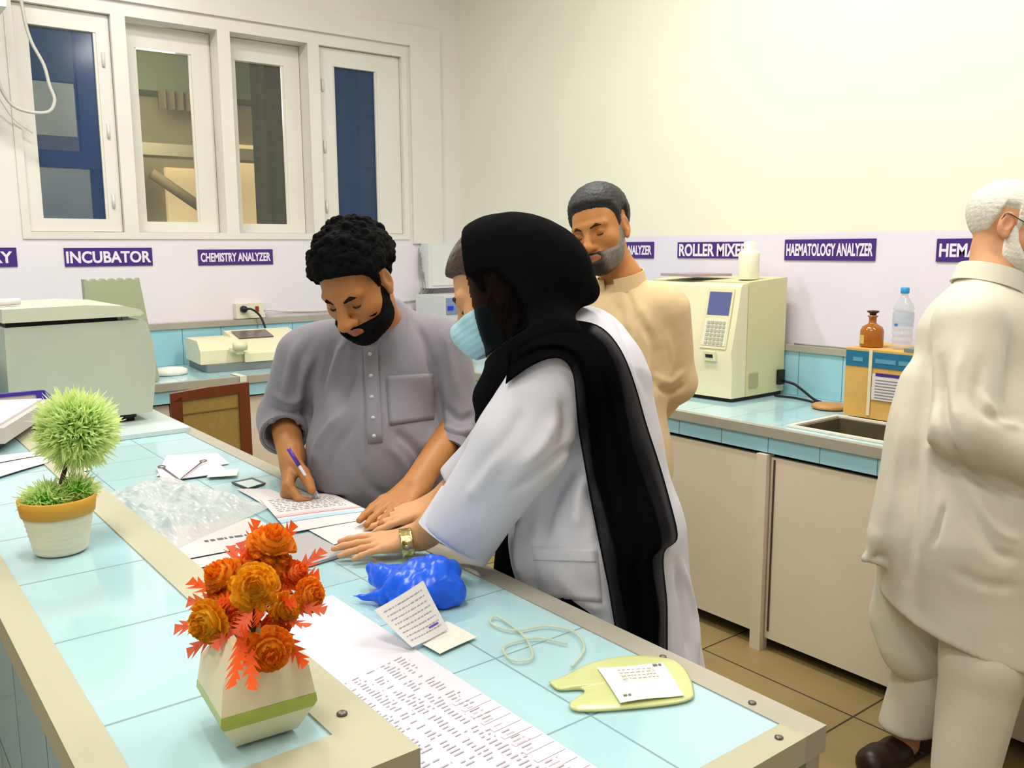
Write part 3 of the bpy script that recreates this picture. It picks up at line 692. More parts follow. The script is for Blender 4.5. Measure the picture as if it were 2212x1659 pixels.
# cable loop and air conditioner corner, top left
ac = thing('air_conditioner', 'white air conditioner corner at the upper left edge', 'air conditioner', (0.5, 4.8, 2.5))
obj('body', bx(-0.15, 0.735, 4.42, WY-0.001, 2.52, 2.82), mat('white ac case', (226, 224, 216), rough=0.35), ac, bevel=0.02)
obj('vent_flap', bx(-0.12, 0.71, 4.44, 4.6, 2.512, 2.519), mat('ac flap', (205, 203, 196), rough=0.4), ac)
b = bmesh.new(); tube(b, [(0.86, 4.83, 2.72), (0.868, 4.80, 2.56), (0.885, 4.78, 2.46), (0.925, 4.76, 2.36), (0.94, 4.75, 2.27), (0.955, 4.74, 2.20), (0.925, 4.74, 2.145), (0.85, 4.76, 2.14), (0.78, 4.78, 2.17), (0.74, 4.80, 2.26), (0.735, 4.83, 2.40), (0.738, 4.84, 2.50)], 0.008, 8, 6)
one('hanging_cable', b, mat('grey white cable', (196, 196, 188), rough=0.5), 'pale cable hanging in a loop before the leftmost window', 'cable', smooth=True)
b = bmesh.new(); tube(b, [(0.745, 4.86, 2.2), (0.80, 4.89, 2.12), (0.88, 4.90, 2.06)], 0.003, 6, 6); one('thin_wire', b, MATS['white cable'], 'thin white wire trailing beside the leftmost window', 'wire', smooth=True)

# ---- right hand counter
an = thing('haematology_analyzer', 'tall cream blood analyzer with blue screen on the right counter', 'analyzer', (3.1, 2.55, T))
fx = lambda y: 2.975-(y-2.315)*0.095   # slightly turned front
bm = bmesh.new(); prism(bm, [(2.985, 2.33, T+0.001), (3.325, 2.33, T+0.001), (3.325, 2.86, T+0.001), (2.94, 2.86, T+0.001)], (0, 0, 0.016)); obj('plinth', bm, black_pl, an)
pf = [(2.965, 0.868), (2.965, 0.99), (2.955, 1.06), (2.985, 1.20), (3.01, 1.335), (3.02, 1.345), (3.055, 1.348), (3.055, 0.868)]
bm = bmesh.new(); prism(bm, [(x, 2.318, z) for x, z in pf], (-0.05, 0.55, 0)); obj('front_panel', bm, cream_pl, an, bevel=0.006)
bm = bmesh.new(); prism(bm, [(3.058, 2.315, 0.868), (3.33, 2.322, 0.868), (3.33, 2.322, 1.368), (3.058, 2.315, 1.352)], (-0.0, 0.55, 0)); obj('side_case', bm, mat('cream case', (216, 212, 166), rough=0.42, noise=0.02), an, bevel=0.005)
def on_front(y, z):   # point on the sloped front
    ks = [(0.868, 2.965), (0.99, 2.965), (1.06, 2.955), (1.20, 2.985), (1.335, 3.01)]
    x = np.interp(z, [k[0] for k in ks], [k[1] for k in ks]); return np.array([x-0.05*(y-2.318)/0.55-0.001, y, z])
def front_patch(name, y0, y1, z0, z1, m, dx=0.006):
    bm = bmesh.new(); prism(bm, [on_front(y0, z0), on_front(y1, z0), on_front(y1, z1), on_front(y0, z1)], (-dx, 0, 0)); return obj(name, bm, m, an, bevel=0.0015)
front_patch('bezel', 2.345, 2.475, 1.075, 1.325, mat('cream bezel', (224, 216, 180), rough=0.4), 0.004)
front_patch('screen', 2.355, 2.462, 1.215, 1.312, mat('slate blue screen', (92, 100, 150), rough=0.15), 0.0065)
kp = front_patch('keypad', 2.352, 2.465, 1.088, 1.200, mat('pale keypad', (226, 222, 200), rough=0.5), 0.0065)
bm = bmesh.new()
for i in range(5):
    for j in range(6):
        p = on_front(2.362+0.019*i, 1.094+0.017*j); box(bm, p[0]-0.010, p[0]-0.0066, p[1], p[1]+0.014, p[2], p[2]+0.011)
obj('key', bm, mat('grey key', (196, 194, 176), rough=0.5), kp)
front_patch('needle_bay', 2.39, 2.45, 1.022, 1.062, cream_pl, 0.008); front_patch('slot', 2.403, 2.438, 1.036, 1.05, dark_gap, 0.0095)
obj('vent', bx(3.075, 3.135, 2.311, 2.3148, 0.905, 0.965), mat('vent grille', (176, 168, 130), rough=0.6), an)
obj('power_inlet', bx(3.275, 3.31, 2.300, 2.318, 0.90, 0.965), black_pl, an, bevel=0.003)
b = bmesh.new(); tube(b, [(3.30, 2.296, 0.915), (3.31, 2.25, 0.905), (3.30, 2.20, 0.885), (3.26, 2.12, 0.862), (3.24, 2.07, 0.857)], 0.006, 8, 6); tube(b, [(3.24, 2.30, 0.857), (3.25, 2.2, 0.857), (3.22, 2.09, 0.857)], 0.005, 8, 6)
one('black_power_cord', b, black_pl, 'black power cord trailing from the blood analyzer', 'cord', smooth=True)
b = bmesh.new(); prism(b, [(3.0, 2.58, 1.3705), (3.2, 2.52, 1.3705), (3.22, 2.74, 1.3705), (3.02, 2.78, 1.3705)], (0, 0, 0.012)); one('notebook', b, mat('mauve notebook', (168, 150, 160), rough=0.7), 'mauve notebook lying on top of the blood analyzer', 'notebook')
b = bmesh.new(); lathe(b, [(0.042, 0), (0.045, 0.006), (0.045, 0.11), (0.04, 0.118), (0.024, 0.128), (0.024, 0.160), (0.0, 0.162)], (3.16, 2.40, 1.3605), 28, cap=False); one('white_bottle', b, mat('translucent white plastic', (236, 232, 208), rough=0.35), 'white plastic bottle on top of the blood analyzer', 'bottle', smooth=True)
# reagent carton by the sink and what stands on it
cx = thing('reagent_carton', 'brown carton with teal band standing behind the sink', 'carton', (3.19, 1.68, T))
kraft = mat('kraft cardboard', (208, 166, 88), rough=0.8, noise=0.05, nscale=20)
obj('box', bx(3.065, 3.325, 1.47, 1.862, T+0.0085, 1.118), kraft, cx, bevel=0.003)
obj('printed_band', bx(3.0625, 3.0648, 1.472, 1.860, 1.052, 1.110), mat('teal print', (26, 104, 140), rough=0.7), cx)
obj('tape', bx(3.0605, 3.0622, 1.752, 1.765, T+0.02, 1.118), mat('clear tape', (224, 214, 180), rough=0.25), cx)
st = obj('sticker', bx(3.0605, 3.0622, 1.50, 1.748, 0.932, 1.030), paper_w, cx)
bm = bmesh.new()
for i in range(7): box(bm, 3.0596, 3.0604, 1.515, 1.735, 0.94+0.011*i, 0.9425+0.011*i)
obj('print', bm, ink, st); obj('heading', bx(3.0596, 3.0604, 1.50, 1.735, 1.022, 1.034), mat('purple print', (66, 40, 120), rough=0.7), st)
for y0, y1 in ((1.79, 1.83), (1.66, 1.74), (1.58, 1.65)): obj('band_mark', bx(3.0612, 3.0622, y0, y1, 1.07, 1.086), mat('pale teal print', (86, 150, 176), rough=0.7), cx)
bb = thing('reagent_bottle', 'amber glass reagent bottle with stopper on the carton', 'bottle', (3.15, 1.81, 1.118))
amb = mat('amber glass', (186, 108, 20), rough=0.06, noise=0.05, trans=0.35, coat=0.5)
bm = bmesh.new(); lathe(bm, [(0.040, 0.0015), (0.043, 0.006), (0.043, 0.062), (0.036, 0.078), (0.018, 0.088), (0.014, 0.094), (0.014, 0.112), (0.019, 0.116), (0.019, 0.120)], (3.15, 1.81, 1.1185), 32); obj('body', bm, amb, bb, True)
bm = bmesh.new(); lathe(bm, [(0.012, 0.121), (0.013, 0.128), (0.022, 0.133), (0.022, 0.138), (0.004, 0.140)], (3.15, 1.81, 1.1185), 24); obj('stopper', bm, mat('dark amber glass', (60, 34, 18), rough=0.1), bb, True)
bm = bmesh.new(); r0 = [bm.verts.new((3.15-0.0436*math.cos(a), 1.81+0.0436*math.sin(a), z)) for z in (1.132, 1.165) for a in np.linspace(0.15, 1.0, 9)]
for i in range(8): bm.faces.new([r0[i], r0[i+1], r0[i+10], r0[i+9]])
obj('paper_label', bm, mat('aged label', (206, 178, 110), rough=0.8), bb)
wbk = thing('water_bottle', 'clear plastic water bottle with blue cap on the carton', 'bottle', (3.17, 1.70, 1.118))
wf = sheer_mat('clear bottle plastic', (205, 210, 220), 0.30, 0.8, 0.06)
bm = bmesh.new(); pr = [(0.034, 0.001)]
for i in range(24):
    z = 0.006+0.145*i/23; pr.append((0.036+0.0022*math.sin(i*1.7), z))
pr += [(0.030, 0.17), (0.018, 0.188), (0.012, 0.198), (0.012, 0.207)]; lathe(bm, pr, (3.17, 1.70, 1.1185), 32); obj('body', bm, wf, wbk, True)
bm = bmesh.new(); lathe(bm, [(0.015, 0.207), (0.0155, 0.21), (0.0155, 0.226), (0.013, 0.229)], (3.17, 1.70, 1.1185), 24); obj('cap', bm, mat('sky blue cap', (44, 146, 206), rough=0.35), wbk, True)
bm = bmesh.new(); lathe(bm, [(0.0375, 0.085), (0.0378, 0.088), (0.0378, 0.135), (0.0375, 0.138)], (3.17, 1.70, 1.1185), 32, cap=False); obj('wrapper', bm, sheer_mat('bottle wrapper', (200, 214, 232), 0.45, 0.4, 0.2), wbk, True)
obj('wrapper_print', bx(3.1305, 3.1315, 1.70, 1.712, 1.206, 1.215), mat('blue print', (70, 120, 190), rough=0.5), wbk)
b = bmesh.new(); box(b, 3.075, 3.19, 1.52, 1.64, 1.1195, 1.132); one('sample_box', b, mat('grey teal box', (110, 130, 130), rough=0.5), 'flat grey green box at the front of the carton top', 'box', bevel=0.002)
b = bmesh.new(); lathe(b, [(0.060, 0.0015), (0.071, 0.006), (0.071, 0.016), (0.06, 0.020)], (3.17, 1.985, T), 32); one('wooden_disc', b, mat('turned wood', (188, 142, 84), rough=0.5, noise=0.15, nscale=30), 'round wooden disc lying left of the carton on the right counter', 'disc', smooth=True)
b = bmesh.new(); tube(b, [(3.37, 2.30, 1.076), (3.36, 2.22, 1.0765), (3.37, 2.10, 1.0765), (3.355, 2.0, 1.0765), (3.365, 1.8, 1.0765), (3.36, 1.4, 1.0765)], 0.0035, 6, 6); one('ledge_cable', b, MATS['grey cables'], 'thin grey cable lying along the ledge above the right counter', 'cable', smooth=True)

# ---- chair behind the service counter
ch = thing('cane_chair', 'brown wooden armchair with cane back behind the service counter', 'chair', (1.35, 3.45, 0))
wood = mat('red brown varnished wood', (112, 54, 24), rough=0.32, noise=0.15, nscale=14, stretch=(1, 1, 0.2))
cane = mat('woven cane', (160, 130, 66), rough=0.6, noise=0.12, nscale=90)
A0, A1 = np.array([1.02, 3.46, 0]), np.array([1.315, 3.41, 0])   # back rail ends
ux = nrm(A1-A0); bk = np.cross((0, 0, 1), ux)            # bk: behind the back
ln = lambda h: bk*0.0
bm = bmesh.new(); prism(bm, [A0+[0, 0, 0.915], A1+[0, 0, 0.935], A1+[0, 0, 0.972], A0+ux*0.15+[0, 0, 0.965], A0+[0, 0, 0.95]], bk*0.028); obj('top_rail', bm, wood, ch, bevel=0.006)
for P, nm in ((A0, 'back_post'), (A1-ux*0.042, 'back_post')):
    bm = bmesh.new(); prism(bm, [P+bk*0.10*0+[0, 0, 0.0], P+ux*0.042, P+ux*0.042+[0, 0, 0.934], P+[0, 0, 0.934 if P is not A0 else 0.914]], bk*0.03); obj(nm, bm, wood, ch, bevel=0.005)
bm = bmesh.new(); prism(bm, [A0+ux*0.042+[0, 0, 0.635], A1-ux*0.042+[0, 0, 0.635], A1-ux*0.042+[0, 0, 0.68], A0+ux*0.042+[0, 0, 0.68]], bk*0.028); obj('lower_rail', bm, wood, ch, bevel=0.004)
bm = bmesh.new(); prism(bm, [A0+ux*0.043+bk*0.008+[0, 0, 0.681], A1-ux*0.043+bk*0.008+[0, 0, 0.681], A1-ux*0.043+bk*0.008+[0, 0, 0.934], A0+ux*0.043+bk*0.008+[0, 0, 0.916]], bk*0.012); obj('cane_panel', bm, cane, ch)
bm = bmesh.new(); prism(bm, [A0+ux*0.043+bk*0.004+[0, 0, 0.862], A1-ux*0.043+bk*0.004+[0, 0, 0.872], A1-ux*0.043+bk*0.004+[0, 0, 0.876], A0+ux*0.043+bk*0.004+[0, 0, 0.866]], bk*0.003); obj('cane_binding', bm, mat('dark binding', (120, 96, 44), rough=0.7), ch)
sd = -bk*0  # seat and arms stand on the far side of the back
fwd = bk
bm = bmesh.new(); prism(bm, [A0+fwd*0.04+[0, 0, 0.42], A1+fwd*0.04+[0, 0, 0.42], A1+fwd*0.44+[0, 0, 0.42], A0+fwd*0.44+[0, 0, 0.42]], (0, 0, 0.045)); obj('seat', bm, cane, ch, bevel=0.008)
for P in (A0, A1-ux*0.04):
    bm = bmesh.new(); prism(bm, [P+fwd*0.40, P+fwd*0.40+ux*0.04, P+fwd*0.44+ux*0.04, P+fwd*0.44], (0, 0, 0.66)); obj('front_leg', bm, wood, ch, bevel=0.004)
    bm = bmesh.new(); prism(bm, [P+fwd*0.03+[0, 0, 0.662], P+ux*0.042+fwd*0.03+[0, 0, 0.662], P+ux*0.045+fwd*0.47+[0, 0, 0.662], P-ux*0.005+fwd*0.47+[0, 0, 0.662]], (0, 0, 0.028)); obj('armrest', bm, wood, ch, bevel=0.006)
# ---------------------------------------------------------------- small things on the service counter and its ledge
Z = 0.8825
def zz(px, py, z=Z): return onz(px, py, z)
def leafy(name, rgb, attr=None, noise=0.0):
    """thin petal or blade: half reflects, half lets light through"""
    if name in MATS: return MATS[name]
    m = bpy.data.materials.new(name); m.use_nodes = True; nt = m.node_tree; pb = nt.nodes['Principled BSDF']; pb.inputs['Roughness'].default_value = 0.6; pb.inputs['Specular IOR Level'].default_value = 0.2
    tr = nt.nodes.new('ShaderNodeBsdfTranslucent'); mx = nt.nodes.new('ShaderNodeMixShader'); mx.inputs[0].default_value = 0.38
    pb.inputs['Base Color'].default_value = lin(rgb); tr.inputs['Color'].default_value = lin(rgb)
    if attr:
        a = nt.nodes.new('ShaderNodeAttribute'); a.attribute_name = attr; nt.links.new(a.outputs['Color'], pb.inputs['Base Color']); nt.links.new(a.outputs['Color'], tr.inputs['Color'])
    nt.links.new(pb.outputs[0], mx.inputs[1]); nt.links.new(tr.outputs[0], mx.inputs[2]); nt.links.new(mx.outputs[0], nt.nodes['Material Output'].inputs['Surface'])
    MATS[name] = m; return m
# potted topiary
pc = np.array([0.231, 1.335, LZ+0.0015])
tp = thing('artificial_topiary', 'small artificial green ball plant in a white and ochre pot on the ledge', 'potted plant', pc)
bm = bmesh.new(); prof = [(0.031, 0.0), (0.0345, 0.002)]+[(0.035+0.0095*i/20+0.0006*math.sin(i*2.1), 0.004+0.049*i/20) for i in range(21)]+[(0.044, 0.055), (0.040, 0.055)]
lathe(bm, prof, pc, 44); obj('pot', bm, mat('white ribbed pot', (226, 222, 196), rough=0.45), tp, True)
bm = bmesh.new(); lathe(bm, [(0.043, 0.0545), (0.0475, 0.056), (0.0505, 0.078), (0.0485, 0.0795), (0.046, 0.078), (0.044, 0.066), (0.0, 0.066)], pc, 44, cap=False); obj('pot_rim', bm, mat('ochre rim', (206, 154, 50), rough=0.5, noise=0.05), tp, True)
ball = np.array([0.266, 1.352, 1.243]); foot = pc+[0.002, -0.002, 0.064]
bm = bmesh.new(); tube(bm, [foot, foot+[0.002, 0.004, 0.02], ball-[0.018, 0.004, 0.045], ball-[0.006, 0.0, 0.02]], 0.0032, 8, 5); obj('stem', bm, mat('dark stem', (52, 44, 22), rough=0.7), tp, True)
def tuft(name, c, R, n, seed, lo_u=-1.0, squash=1.0, parent=None):
    r = np.random.RandomState(seed); Vv, Ff, Cc = [], [], []
    for i in range(n):
        d = nrm(r.normal(size=3))
        if d[2] < lo_u: continue
        d[2] *= squash; b0 = c+d*R*(0.25+0.55*r.rand()); L = R*(0.16+0.24*r.rand()); dd = nrm(d+0.9*r.normal(size=3)); s = nrm(np.cross(dd, r.normal(size=3)))*(0.0011+0.0011*r.rand())*R/0.06
        p1 = b0+dd*L*0.55; tip = b0+dd*L+d*L*0.25; k = len(Vv)
        Vv += [b0-s*0.5, b0+s*0.5, p1+s, p1-s, tip+s*0.25, tip-s*0.25]; Ff += [(k, k+1, k+2, k+3), (k+3, k+2, k+4, k+5)]
        for p in Vv[k:]:
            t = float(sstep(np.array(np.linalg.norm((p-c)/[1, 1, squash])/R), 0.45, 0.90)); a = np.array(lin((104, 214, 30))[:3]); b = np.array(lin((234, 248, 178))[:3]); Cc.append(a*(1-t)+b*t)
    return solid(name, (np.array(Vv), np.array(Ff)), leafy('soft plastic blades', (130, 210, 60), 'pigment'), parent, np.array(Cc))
tuft('foliage', ball+np.array([0, 0, 0.004]), 0.056, 8500, 3, parent=tp); tuft('foliage', pc+[-0.012, 0.004, 0.072], 0.040, 2400, 5, -0.1, 0.75, parent=tp); tuft('foliage', pc+[0.026, 0.004, 0.078], 0.034, 1600, 8, -0.2, 0.9, parent=tp)
# vase of orange flowers
vc = np.array([0.268, 0.716, LZ+0.0015])
fv = thing('flower_vase', 'faceted cream vase of artificial orange flowers at the front of the ledge', 'vase', vc)
cream_v = mat('cream vase', (226, 220, 186), rough=0.42, noise=0.04)
bm = bmesh.new(); lathe(bm, [(0.034, 0.0), (0.0385, 0.002), (0.0545, 0.0245)], vc, 4, 3.836); obj('vase_foot', bm, cream_v, fv, bevel=0.003)
bm = bmesh.new(); lathe(bm, [(0.0548, 0.0246), (0.0585, 0.0305), (0.0575, 0.0375)], vc, 4, 3.836); obj('green_band', bm, mat('green glazed band', (166, 186, 84), rough=0.3), fv, bevel=0.002)
bm = bmesh.new(); lathe(bm, [(0.0570, 0.0377), (0.052, 0.062), (0.030, 0.086), (0.022, 0.088), (0.018, 0.080)], vc, 4, 3.836); obj('vase_body', bm, cream_v, fv, bevel=0.004)
top = vc+[0, 0, 0.083]
cen_f = at(552, 1290, 0.785)
petal_m = {'o': leafy('orange petal', (255, 168, 40)), 'y': leafy('amber petal', (255, 198, 44)), 'd': leafy('deep orange petal', (255, 140, 56))}
def marigold(px, py, d, rpx, key, seed):
    c = at(px, py, d); R = rp(rpx*1.15, d); n = nrm(nrm(c-cen_f)+0.9*nrm(EYE-c)); r = np.random.RandomState(seed)
    t = nrm(np.cross(n, (0.3, 0.2, 1))); b2 = np.cross(n, t); bm = bmesh.new()
    for ring, (cnt, rad, tilt) in enumerate(((16, 1.0, 0.15), (15, 0.86, 0.45), (12, 0.66, 0.8), (9, 0.44, 1.1), (5, 0.22, 1.35))):
        for i in range(cnt):
            a = 2*PI*(i+0.5*(ring % 2))/cnt+0.15*r.normal(); dr = math.cos(a)*t+math.sin(a)*b2; sd = -math.sin(a)*t+math.cos(a)*b2
            w = R*rad*7.5/cnt*(1+0.15*r.normal())+R*0.10; base = c-n*R*0.25+dr*R*rad*0.25; rows_ = []
            for s_, hw in ((0.0, 0.35), (0.5, 0.9), (0.85, 1.0), (1.0, 0.6)):
                el = tilt*s_; p = base+dr*R*(rad*0.78)*s_*math.cos(el*0.6)+n*R*(0.62*s_*math.sin(tilt*0.75)+0.14*ring*s_)
                cur = 0.10*R
                rows_.append([bm.verts.new(tuple(p+sd*w*hw*k+n*cur*(abs(k)**2)*(1 if s_ > 0.4 else 0)+n*R*0.05*r.normal()*(s_ > 0.8))) for k in (-0.5, -0.17, 0.17, 0.5)])
            for r0, r1 in zip(rows_, rows_[1:]):
                for k in range(3): bm.faces.new([r0[k], r0[k+1], r1[k+1], r1[k]])
    bmesh.ops.solidify(bm, geom=bm.faces[:], thickness=0.0003)
    ret = bmesh.ops.create_icosphere(bm, subdivisions=2, radius=R*0.62); [setattr(v_, 'co', v_.co+Vector(c-n*R*0.1)) for v_ in ret['verts']]
    fo = obj('flower', bm, petal_m[key], fv, True)
    bm = bmesh.new(); tube(bm, [c-n*R*0.2, c*0.6+cen_f*0.4-n*0.01, top*0.6+cen_f*0.4, top], 0.0011, 6, 5); obj('flower_stem', bm, MATS['dark stem'], fo, True)
for k, a in enumerate([(588, 1172, 0.80, 47, 'o'), (600, 1225, 0.80, 40, 'o'), (549, 1268, 0.735, 47, 'y'), (672, 1285, 0.78, 34, 'o'), (478, 1245, 0.79, 42, 'o'), (446, 1345, 0.765, 44, 'y'), (582, 1405, 0.735, 46, 'o'), (618, 1315, 0.765, 32, 'y'), (522, 1335, 0.78, 34, 'd'), (545, 1215, 0.80, 34, 'd'), (600, 1352, 0.765, 30, 'd'), (470, 1300, 0.785, 30, 'd'), (640, 1238, 0.80, 30, 'd')]): marigold(*a[:5], 20+k)
leaf_a = leafy('orange red leaf', (255, 132, 60)); leaf_b = leafy('salmon leaf', (250, 150, 112))
def spray(p0, p1, w, m, seed):
    """toothed leaf from p0 to the tip p1"""
    r = np.random.RandomState(seed); p0 = np.asarray(p0); p1 = np.asarray(p1); d = p1-p0; L = np.linalg.norm(d); d = d/L; v = nrm(EYE-p0); s = nrm(np.cross(d, v)+0.25*r.normal(size=3)); n = np.cross(d, s); bm = bmesh.new(); N = 7
    for sg in (-1, 1):
        for i in range(N):
            t0, t1 = i/N, (i+1)/N; wd = w*math.sin(PI*min(0.92, 0.25+0.68*(1-t0)))*(1-t0*0.75)
            a = p0+d*L*max(t0-0.05, 0)+n*0.004*math.sin(t0*3); b = p0+d*L*t1+n*0.004*math.sin(t1*3); tip = p0+d*L*min(1.0, t1+0.10)+s*sg*wd+n*(0.004*math.sin(t1*3)-0.15*wd)
            bm.faces.new([bm.verts.new(tuple(q)) for q in (a, b, tip)])
    bmesh.ops.solidify(bm, geom=bm.faces[:], thickness=0.0004); obj('leaf', bm, m, fv)
tipsL = [(376, 1360, 0.78, 20, 'b'), (404, 1412, 0.765, 20, 'b'), (500, 1484, 0.700, 22, 'a'), (545, 1490, 0.698, 22, 'a'), (660, 1438, 0.745, 20, 'a'), (668, 1352, 0.75, 22, 'b'), (704, 1318, 0.76, 18, 'b'), (700, 1188, 0.82, 18, 'b'), (636, 1130, 0.82, 20, 'a'), (552, 1122, 0.82, 20, 'a'), (498, 1178, 0.82, 20, 'b'), (408, 1255, 0.80, 20, 'a'), (404, 1300, 0.79, 22, 'b'), (690, 1240, 0.80, 22, 'a'), (520, 1170, 0.81, 20, 'b'), (462, 1400, 0.75, 20, 'b'), (640, 1300, 0.74, 24, 'a'), (470, 1300, 0.74, 26, 'a'), (510, 1370, 0.73, 24, 'b'), (560, 1340, 0.735, 24, 'a')]
for k, (px, py, d, w, key) in enumerate(tipsL):
    tip = at(px, py, d); st = tip+(cen_f+AX[2]*(-0.035 if py > 1470 else 0)-tip)*0.85-np.array([0, 0, 0.004]); st = tip+nrm(st-tip)*min(np.linalg.norm(st-tip), 0.062); spray(st, tip, rp(w*1.9, d), leaf_a if key == 'a' else leaf_b, k)

# long printed list
o, f = paper('printed_list', [(0.425, 0.648), (0.678, 0.660), (0.672, 1.395), (0.415, 1.33)], 'long white sheet of printed rows running along the ledge', 'paper', z=Z+0.001, nu=10, nv=30, m=mat('list paper', (214, 209, 218), rough=0.8), fx=lambda u, v: 0.055*float(sstep(np.array(v), 0.86, 1.0))*(1-u)**1.5+0.004*math.sin(v*7)*u*(1-u)*3)
rr = random.Random(4); rows_p = []
for i in range(52):
    v = 0.012+0.0118*i
    for a in np.linspace(0.10, 0.93, 9)[:-1]:
        if rr.random() < 0.86: rows_p.append((v, a+rr.uniform(-0.008, 0.008), a+rr.uniform(0.04, 0.085), 0.0034))
rules(o, f, rows_p, mat('faint print', (184, 176, 186), rough=0.8), 'print', seed=8)
rules(o, f, [(0.02+0.03*i, 0.80, 0.99, 0.012) for i in range(13)], mat('pink tint', (238, 214, 224), rough=0.8), 'pink_column', up=0.0006, words=False)
# forms and sheets under the hands
o, f = paper('register_book', [(0.655, 1.55), (0.795, 1.57), (0.785, 1.74), (0.63, 1.72)], 'grey edged register under the sheets by the woman\'s hand', 'book', z=Z+0.006, th=0.006, m=mat('grey register cover', (176, 170, 172), rough=0.7))
o, f = paper('white_sheet', [(0.80, 1.645), (0.955, 1.66), (0.972, 1.80), (0.80, 1.80)], 'blank white sheet below the striped form', 'paper', z=Z+0.0008, bend=0.002, m=paper_w)
o, f = paper('striped_form', [(0.755, 1.77), (0.966, 1.745), (0.972, 2.00), (0.812, 2.085)], 'white form with pink and blue stripes that the man writes on', 'paper', z=Z+0.0032, bend=0.003, m=paper_w)
rules(o, f, [(0.36, 0.0, 1.0, 0.055)], mat('pink stripe', (226, 182, 188), rough=0.8), 'pink_stripe', words=False); rules(o, f, [(0.22, 0.0, 1.0, 0.08)], mat('blue stripe', (176, 206, 220), rough=0.8), 'blue_stripe', words=False)
rules(o, f, [(0.50+0.05*i, 0.08, 0.9, 0.012) for i in range(8)], mat('faint print', (150, 142, 152)), 'print', seed=5)
o, f = paper('sample_form', [(0.505, 1.63), (0.735, 1.62), (0.745, 1.93), (0.54, 1.99)], 'typed white form with ruled lines beside the clear bag', 'paper', z=Z+0.001, bend=0.003)
rules(o, f, [(0.56, 0.30, 0.70, 0.035)], ink, 'heading', seed=3); rules(o, f, [(0.30, 0.06, 0.95, 0.018), (0.12, 0.04, 0.95, 0.018)], ink_blk, 'ruled_line', words=False); rules(o, f, [(0.02, 0.16, 0.42, 0.05)], mat('blue print mark', (70, 100, 200), rough=0.7), 'blue_mark', words=False)
o, f = paper('folded_report', [(0.80, 2.02), (0.87, 1.99), (0.87, 2.14), (0.80, 2.20)], 'folded white report behind the striped form', 'paper', z=Z+0.001, bend=0.003)
# cards, scissors, slip, slide further along
pinkish = mat('pinkish card', (228, 216, 222), rough=0.7)
o, f = paper('pinkish_card', [zz(338, 1030), zz(360, 985), zz(470, 980), zz(495, 1002)], 'pinkish card under the scissors, farther of the two', 'card', m=pinkish, th=0.002); o.location.z += 0.0022
o, f = paper('pinkish_card', [zz(350, 1042), zz(338, 1014), zz(478, 1008), zz(492, 1024)], 'pinkish card under the scissors, nearer of the two', 'card', m=pinkish, th=0.002); o.location.z += 0.0046
sc_ = thing('scissors', 'thin metal scissors lying crossed on the pinkish cards', 'scissors', zz(388, 1032)); sm = mat('dull steel', (130, 124, 126), rough=0.35, metal=0.8)
for p, q, dz in (((352, 1010), (402, 1046), 0.0075), ((436, 998), (374, 1047), 0.0105)):
    a, b_ = zz(*p, Z+dz), zz(*q, Z+dz); b = bmesh.new(); tube(b, [a, b_], 0.0022, 8, r1=0.0012); c = a+nrm(a-b_)*0.013; e = nrm(a-b_); s = np.cross(e, (0, 0, 1)); tube(b, [c+0.013*(math.cos(t)*e+0.7*math.sin(t)*s) for t in np.linspace(0, 2*PI, 20)], 0.0018, 8); obj('blade', b, sm, sc_, True)
o, f = paper('paper_tab', [zz(447, 1036), zz(512, 1032), zz(515, 1018), zz(458, 1020)], 'small cream paper tab beside the pinkish cards', 'paper', m=mat('cream slip', (238, 236, 214), rough=0.8), th=0.001); o.location.z += 0.007
sl = thing('test_strip', 'small dark edged test strip between the cards and the man in grey', 'strip', zz(538, 1048))
b = bmesh.new(); prism(b, [zz(500, 1044), zz(536, 1058), zz(574, 1046), zz(545, 1034)], (0, 0, 0.004)); obj('casing', b, mat('dark rim', (70, 84, 86), rough=0.4), sl, bevel=0.001)
b = bmesh.new(); prism(b, [zz(508, 1043, Z+0.0042), zz(536, 1054, Z+0.0042), zz(566, 1045, Z+0.0042), zz(544, 1036, Z+0.0042)], (0, 0, 0.001)); obj('window', b, mat('pale strip', (214, 226, 222), rough=0.4), sl)
o, f = paper('leaflet', [(0.40, 2.62), (0.55, 2.66), (0.56, 2.80), (0.42, 2.84)], 'loose white sheet lying at the foot of the upper ledge behind the ball plant', 'paper', z=Z+0.001, bend=0.004)
# clear plastic bag, crumpled
def crumple(u, v):
    p = quad((0.44, 2.34, 0), (0.50, 1.80, 0), (0.80, 1.98, 0), (0.70, 2.40, 0))(u, v); e = min(1, 6*min(u, 1-u))*min(1, 6*min(v, 1-v))
    z = 0.020*(1+wav(u*0.9, v*0.9, 0, 17, 71))+0.012*abs(wav(u, v, 0, 40, 72))+0.007*abs(wav(u, v, 0, 90, 73))
    w_ = 0.012*wav(u, v, 0.3, 22, 75); return np.array([p[0]+w_, p[1]+w_*0.7, Z+0.003+max(0, z)*e+0.001])
b = bmesh.new(); sheet(b, crumple, 60, 60, 0.0005); film = bpy.data.materials.new('clear crumpled film'); film.use_nodes = True; nt = film.node_tree; pb = nt.nodes['Principled BSDF']; pb.inputs['Base Color'].default_value = lin((238, 236, 232)); pb.inputs['Roughness'].default_value = 0.14; pb.inputs['Specular IOR Level'].default_value = 1.0
tb_ = nt.nodes.new('ShaderNodeBsdfTransparent'); mx_ = nt.nodes.new('ShaderNodeMixShader'); mx_.inputs[0].default_value = 0.34; nt.links.new(tb_.outputs[0], mx_.inputs[1]); nt.links.new(pb.outputs[0], mx_.inputs[2]); nt.links.new(mx_.outputs[0], nt.nodes['Material Output'].inputs['Surface'])
one('plastic_bag', b, film, 'clear crumpled plastic bag lying over the forms by the ledge', 'bag')
